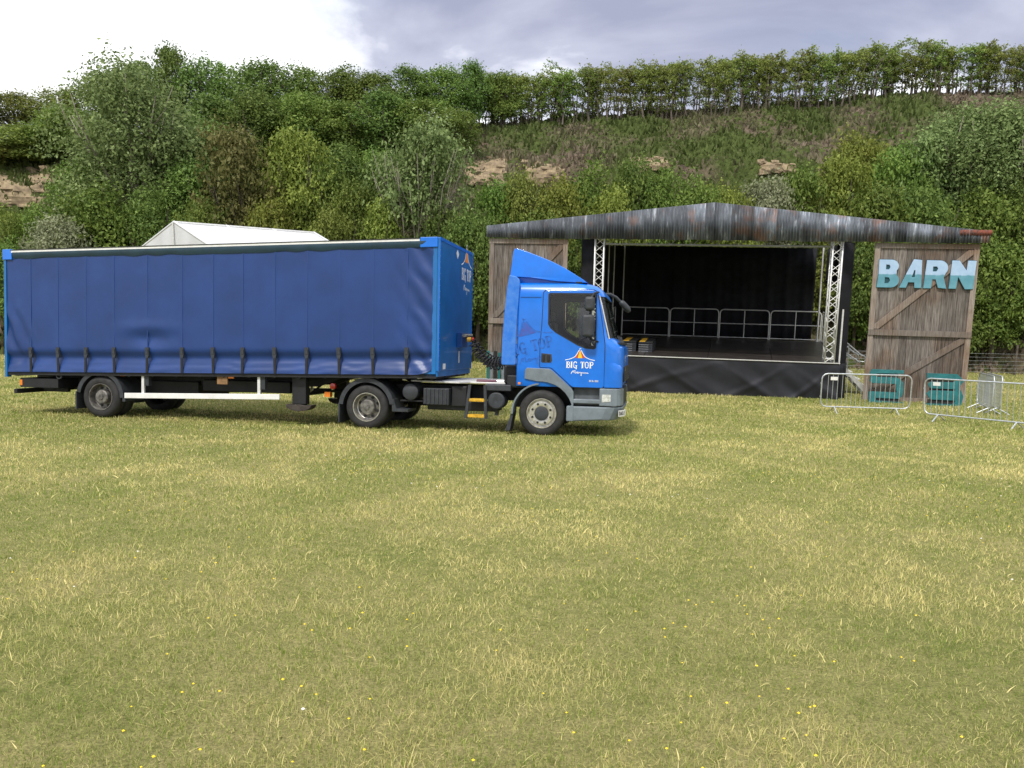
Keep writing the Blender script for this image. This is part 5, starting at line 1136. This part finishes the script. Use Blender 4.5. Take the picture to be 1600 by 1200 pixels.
outcrop(1.6, 9.65, 2.3, 1.2, 'pale sandy rock face on the bank above the cab', 5)
outcrop(7.7, 10.5, 1.9, .8, 'broken rock face on the bank above the left of the stage', 6)
outcrop(14.9, 10.2, 2.0, .6, 'broken rock face on the bank above the right of the stage', 6)
outcrop(-28.5, 8.2, 5.6, 2.2, 'brown rock face in the bank at the far left', 8)
outcrop(-5.8, 9.0, 1.8, 2.2, 'rock face half hidden behind the many stemmed willow', 4)

# wire fence at the foot of the bank, right
wf = thing('wire_fence', 'thin wire mesh fence at the foot of the bank on the right', 'fence', Matrix.Translation((13.5, 34.2, -.15)))
for k in range(7): MB().tube([(k * 3, 0, 0), (k * 3, 0, 1.35)], .045, 6).build('post', BARK, wf)
wm = MB().tube([(0, -.05, 0), (18, -.05, 0)], .0035, 4).mesh('wire'); wm.materials.append(GALV)
for k in range(6): obj_from('wire', wm, wf).location = (0, 0, .12 + k * .165)

# ------------------------------------------------------------------ grass
def blades(n, r0, r1, seed):
    g_ = np.random.default_rng(seed); yy = np.linspace(r0, r1, 4000); cdf = np.cumsum((.74 * yy + 1.6) * yy ** -1.55); cdf /= cdf[-1]
    y = np.interp(g_.random(n), cdf, yy); x = g_.uniform(-1, 1, n) * (.74 * y + 1.6)
    sc_ = np.clip(y / 4., .8, 5.5); hmin, hmax = .014 + .0011 * y, .034 + .0016 * y
    p1 = fbm(x * .55 + 3, y * .55, 60); p2 = fbm(x * 2.3, y * 2.3, 91); p3 = fbm(x * .9 + 40, y * .9, 17)
    lush = np.clip((p3 - .525) * 8, 0, 1)                         # greener clover patches
    lush = np.maximum(lush, np.clip((fbm(x * 1.5 + 9, y * 1.1, 55) - .64) * 14, 0, 1))   # weed clumps
    wob = .5 * np.sin(y * .35) + .3 * np.sin(y * .8)
    trk = sum(np.exp(-((x + .55 * y - c_ + wob) / .22) ** 2) for c_ in (2.6, 4.3)) * .30 + sum(np.exp(-((x - .12 * y * y * .35 - c_) / .3) ** 2) for c_ in (-5.5, -3.8)) * .2
    h = (hmin + (hmax - hmin) * g_.random(n)) * (.65 + .8 * np.clip(p2, 0, 1)) * (1 - .25 * lush); w = g_.uniform(.0009, .0021, n) * sc_
    a = g_.uniform(0, 2 * np.pi, n); la = g_.uniform(0, 2 * np.pi, n); ln = np.abs(g_.normal(.55, .45, n)) * h
    flat = g_.random(n) < .22; ln = np.where(flat, h * 1.5, ln); hz = np.where(flat, h * .25, h)
    B = np.stack([x, y, ground_z(x, y) - .004], 1); du = np.stack([np.cos(a) * w, np.sin(a) * w, 0 * w], 1)
    L_ = np.stack([np.cos(la) * ln, np.sin(la) * ln, hz], 1)
    mid = B + L_ * np.array([.38, .38, .6]); tip = B + L_
    V = np.stack([B - du, B + du, mid + du * .8, mid - du * .8, tip], 1).reshape(-1, 3)
    k = np.arange(n) * 5; F = np.concatenate([np.stack([k, k + 1, k + 2], 1), np.stack([k, k + 2, k + 3], 1), np.stack([k + 3, k + 2, k + 4], 1)])
    dry = np.clip((p1 - .30) * 2.0 + (p2 - .47) * 1.1 + trk, 0, 1) * (1 - .8 * lush)
    rn = np.clip(dry * .70 + g_.normal(0, .36, n) + .10, 0, 1); rn = np.where(flat, np.clip(rn + .3, 0, 1), rn)
    return V, F, np.concatenate([rn, rn, rn])
GR = leaf_mat('meadow_grass_blade', (.16, .245, .034), (.80, .72, .30), .3, .6)
V_, F_, R_ = blades(640000, 1.5, 37, 1)
V2, F2, R2 = blades(2500, 1.5, 12, 9)          # longer dry stalks lying through the turf
V2 = V2.reshape(-1, 5, 3); c_ = V2[:, :2].mean(1, keepdims=True); V2 = (c_ + (V2 - c_) * np.array([2.0, 2.0, 1.1])).reshape(-1, 3)
F_ = np.concatenate([F_, F2 + len(V_)]); V_ = np.concatenate([V_, V2]); R_ = np.concatenate([R_, np.clip(R2 * .4 + .62, 0, 1)])
struct(obj_from('grass', np_mesh('grass', V_, F_, [GR], R_)), 'stuff')['label'] = 'short dry meadow grass, half green and half straw'
# wild flowers
def flowers(name, m, n, r, seed, label, clump):
    g_ = random.Random(seed); mb = MB()
    cs = [(g_.uniform(-1, 1), g_.uniform(2.0, 15)) for _ in range(clump)]
    for i in range(n):
        c = g_.choice(cs); y = c[1] + g_.gauss(0, .35); x = c[0] * (.7 * c[1] + .8) + g_.gauss(0, .45)
        if y < 1.8: continue
        z = float(ground_z(x, y)) + g_.uniform(.025, .055); q = r * g_.uniform(.7, 1.2)
        mb.add([(x + q, y, z), (x, y + q, z), (x - q, y, z), (x, y - q, z), (x, y, z + q * .8), (x, y, z - q * .6)], [(0, 1, 4), (1, 2, 4), (2, 3, 4), (3, 0, 4), (1, 0, 5), (2, 1, 5), (3, 2, 5), (0, 3, 5)])
    struct(mb.build(name, m), 'stuff')['label'] = label
flowers('yellow_wildflowers', mat('buttercup_petal', (.85, .62, .02), .5), 420, .0072, 3, 'small yellow wild flowers scattered in the grass', 60)
flowers('white_clover', mat('clover_white', (.75, .72, .66), .6), 60, .009, 8, 'white clover heads in the grass', 22)
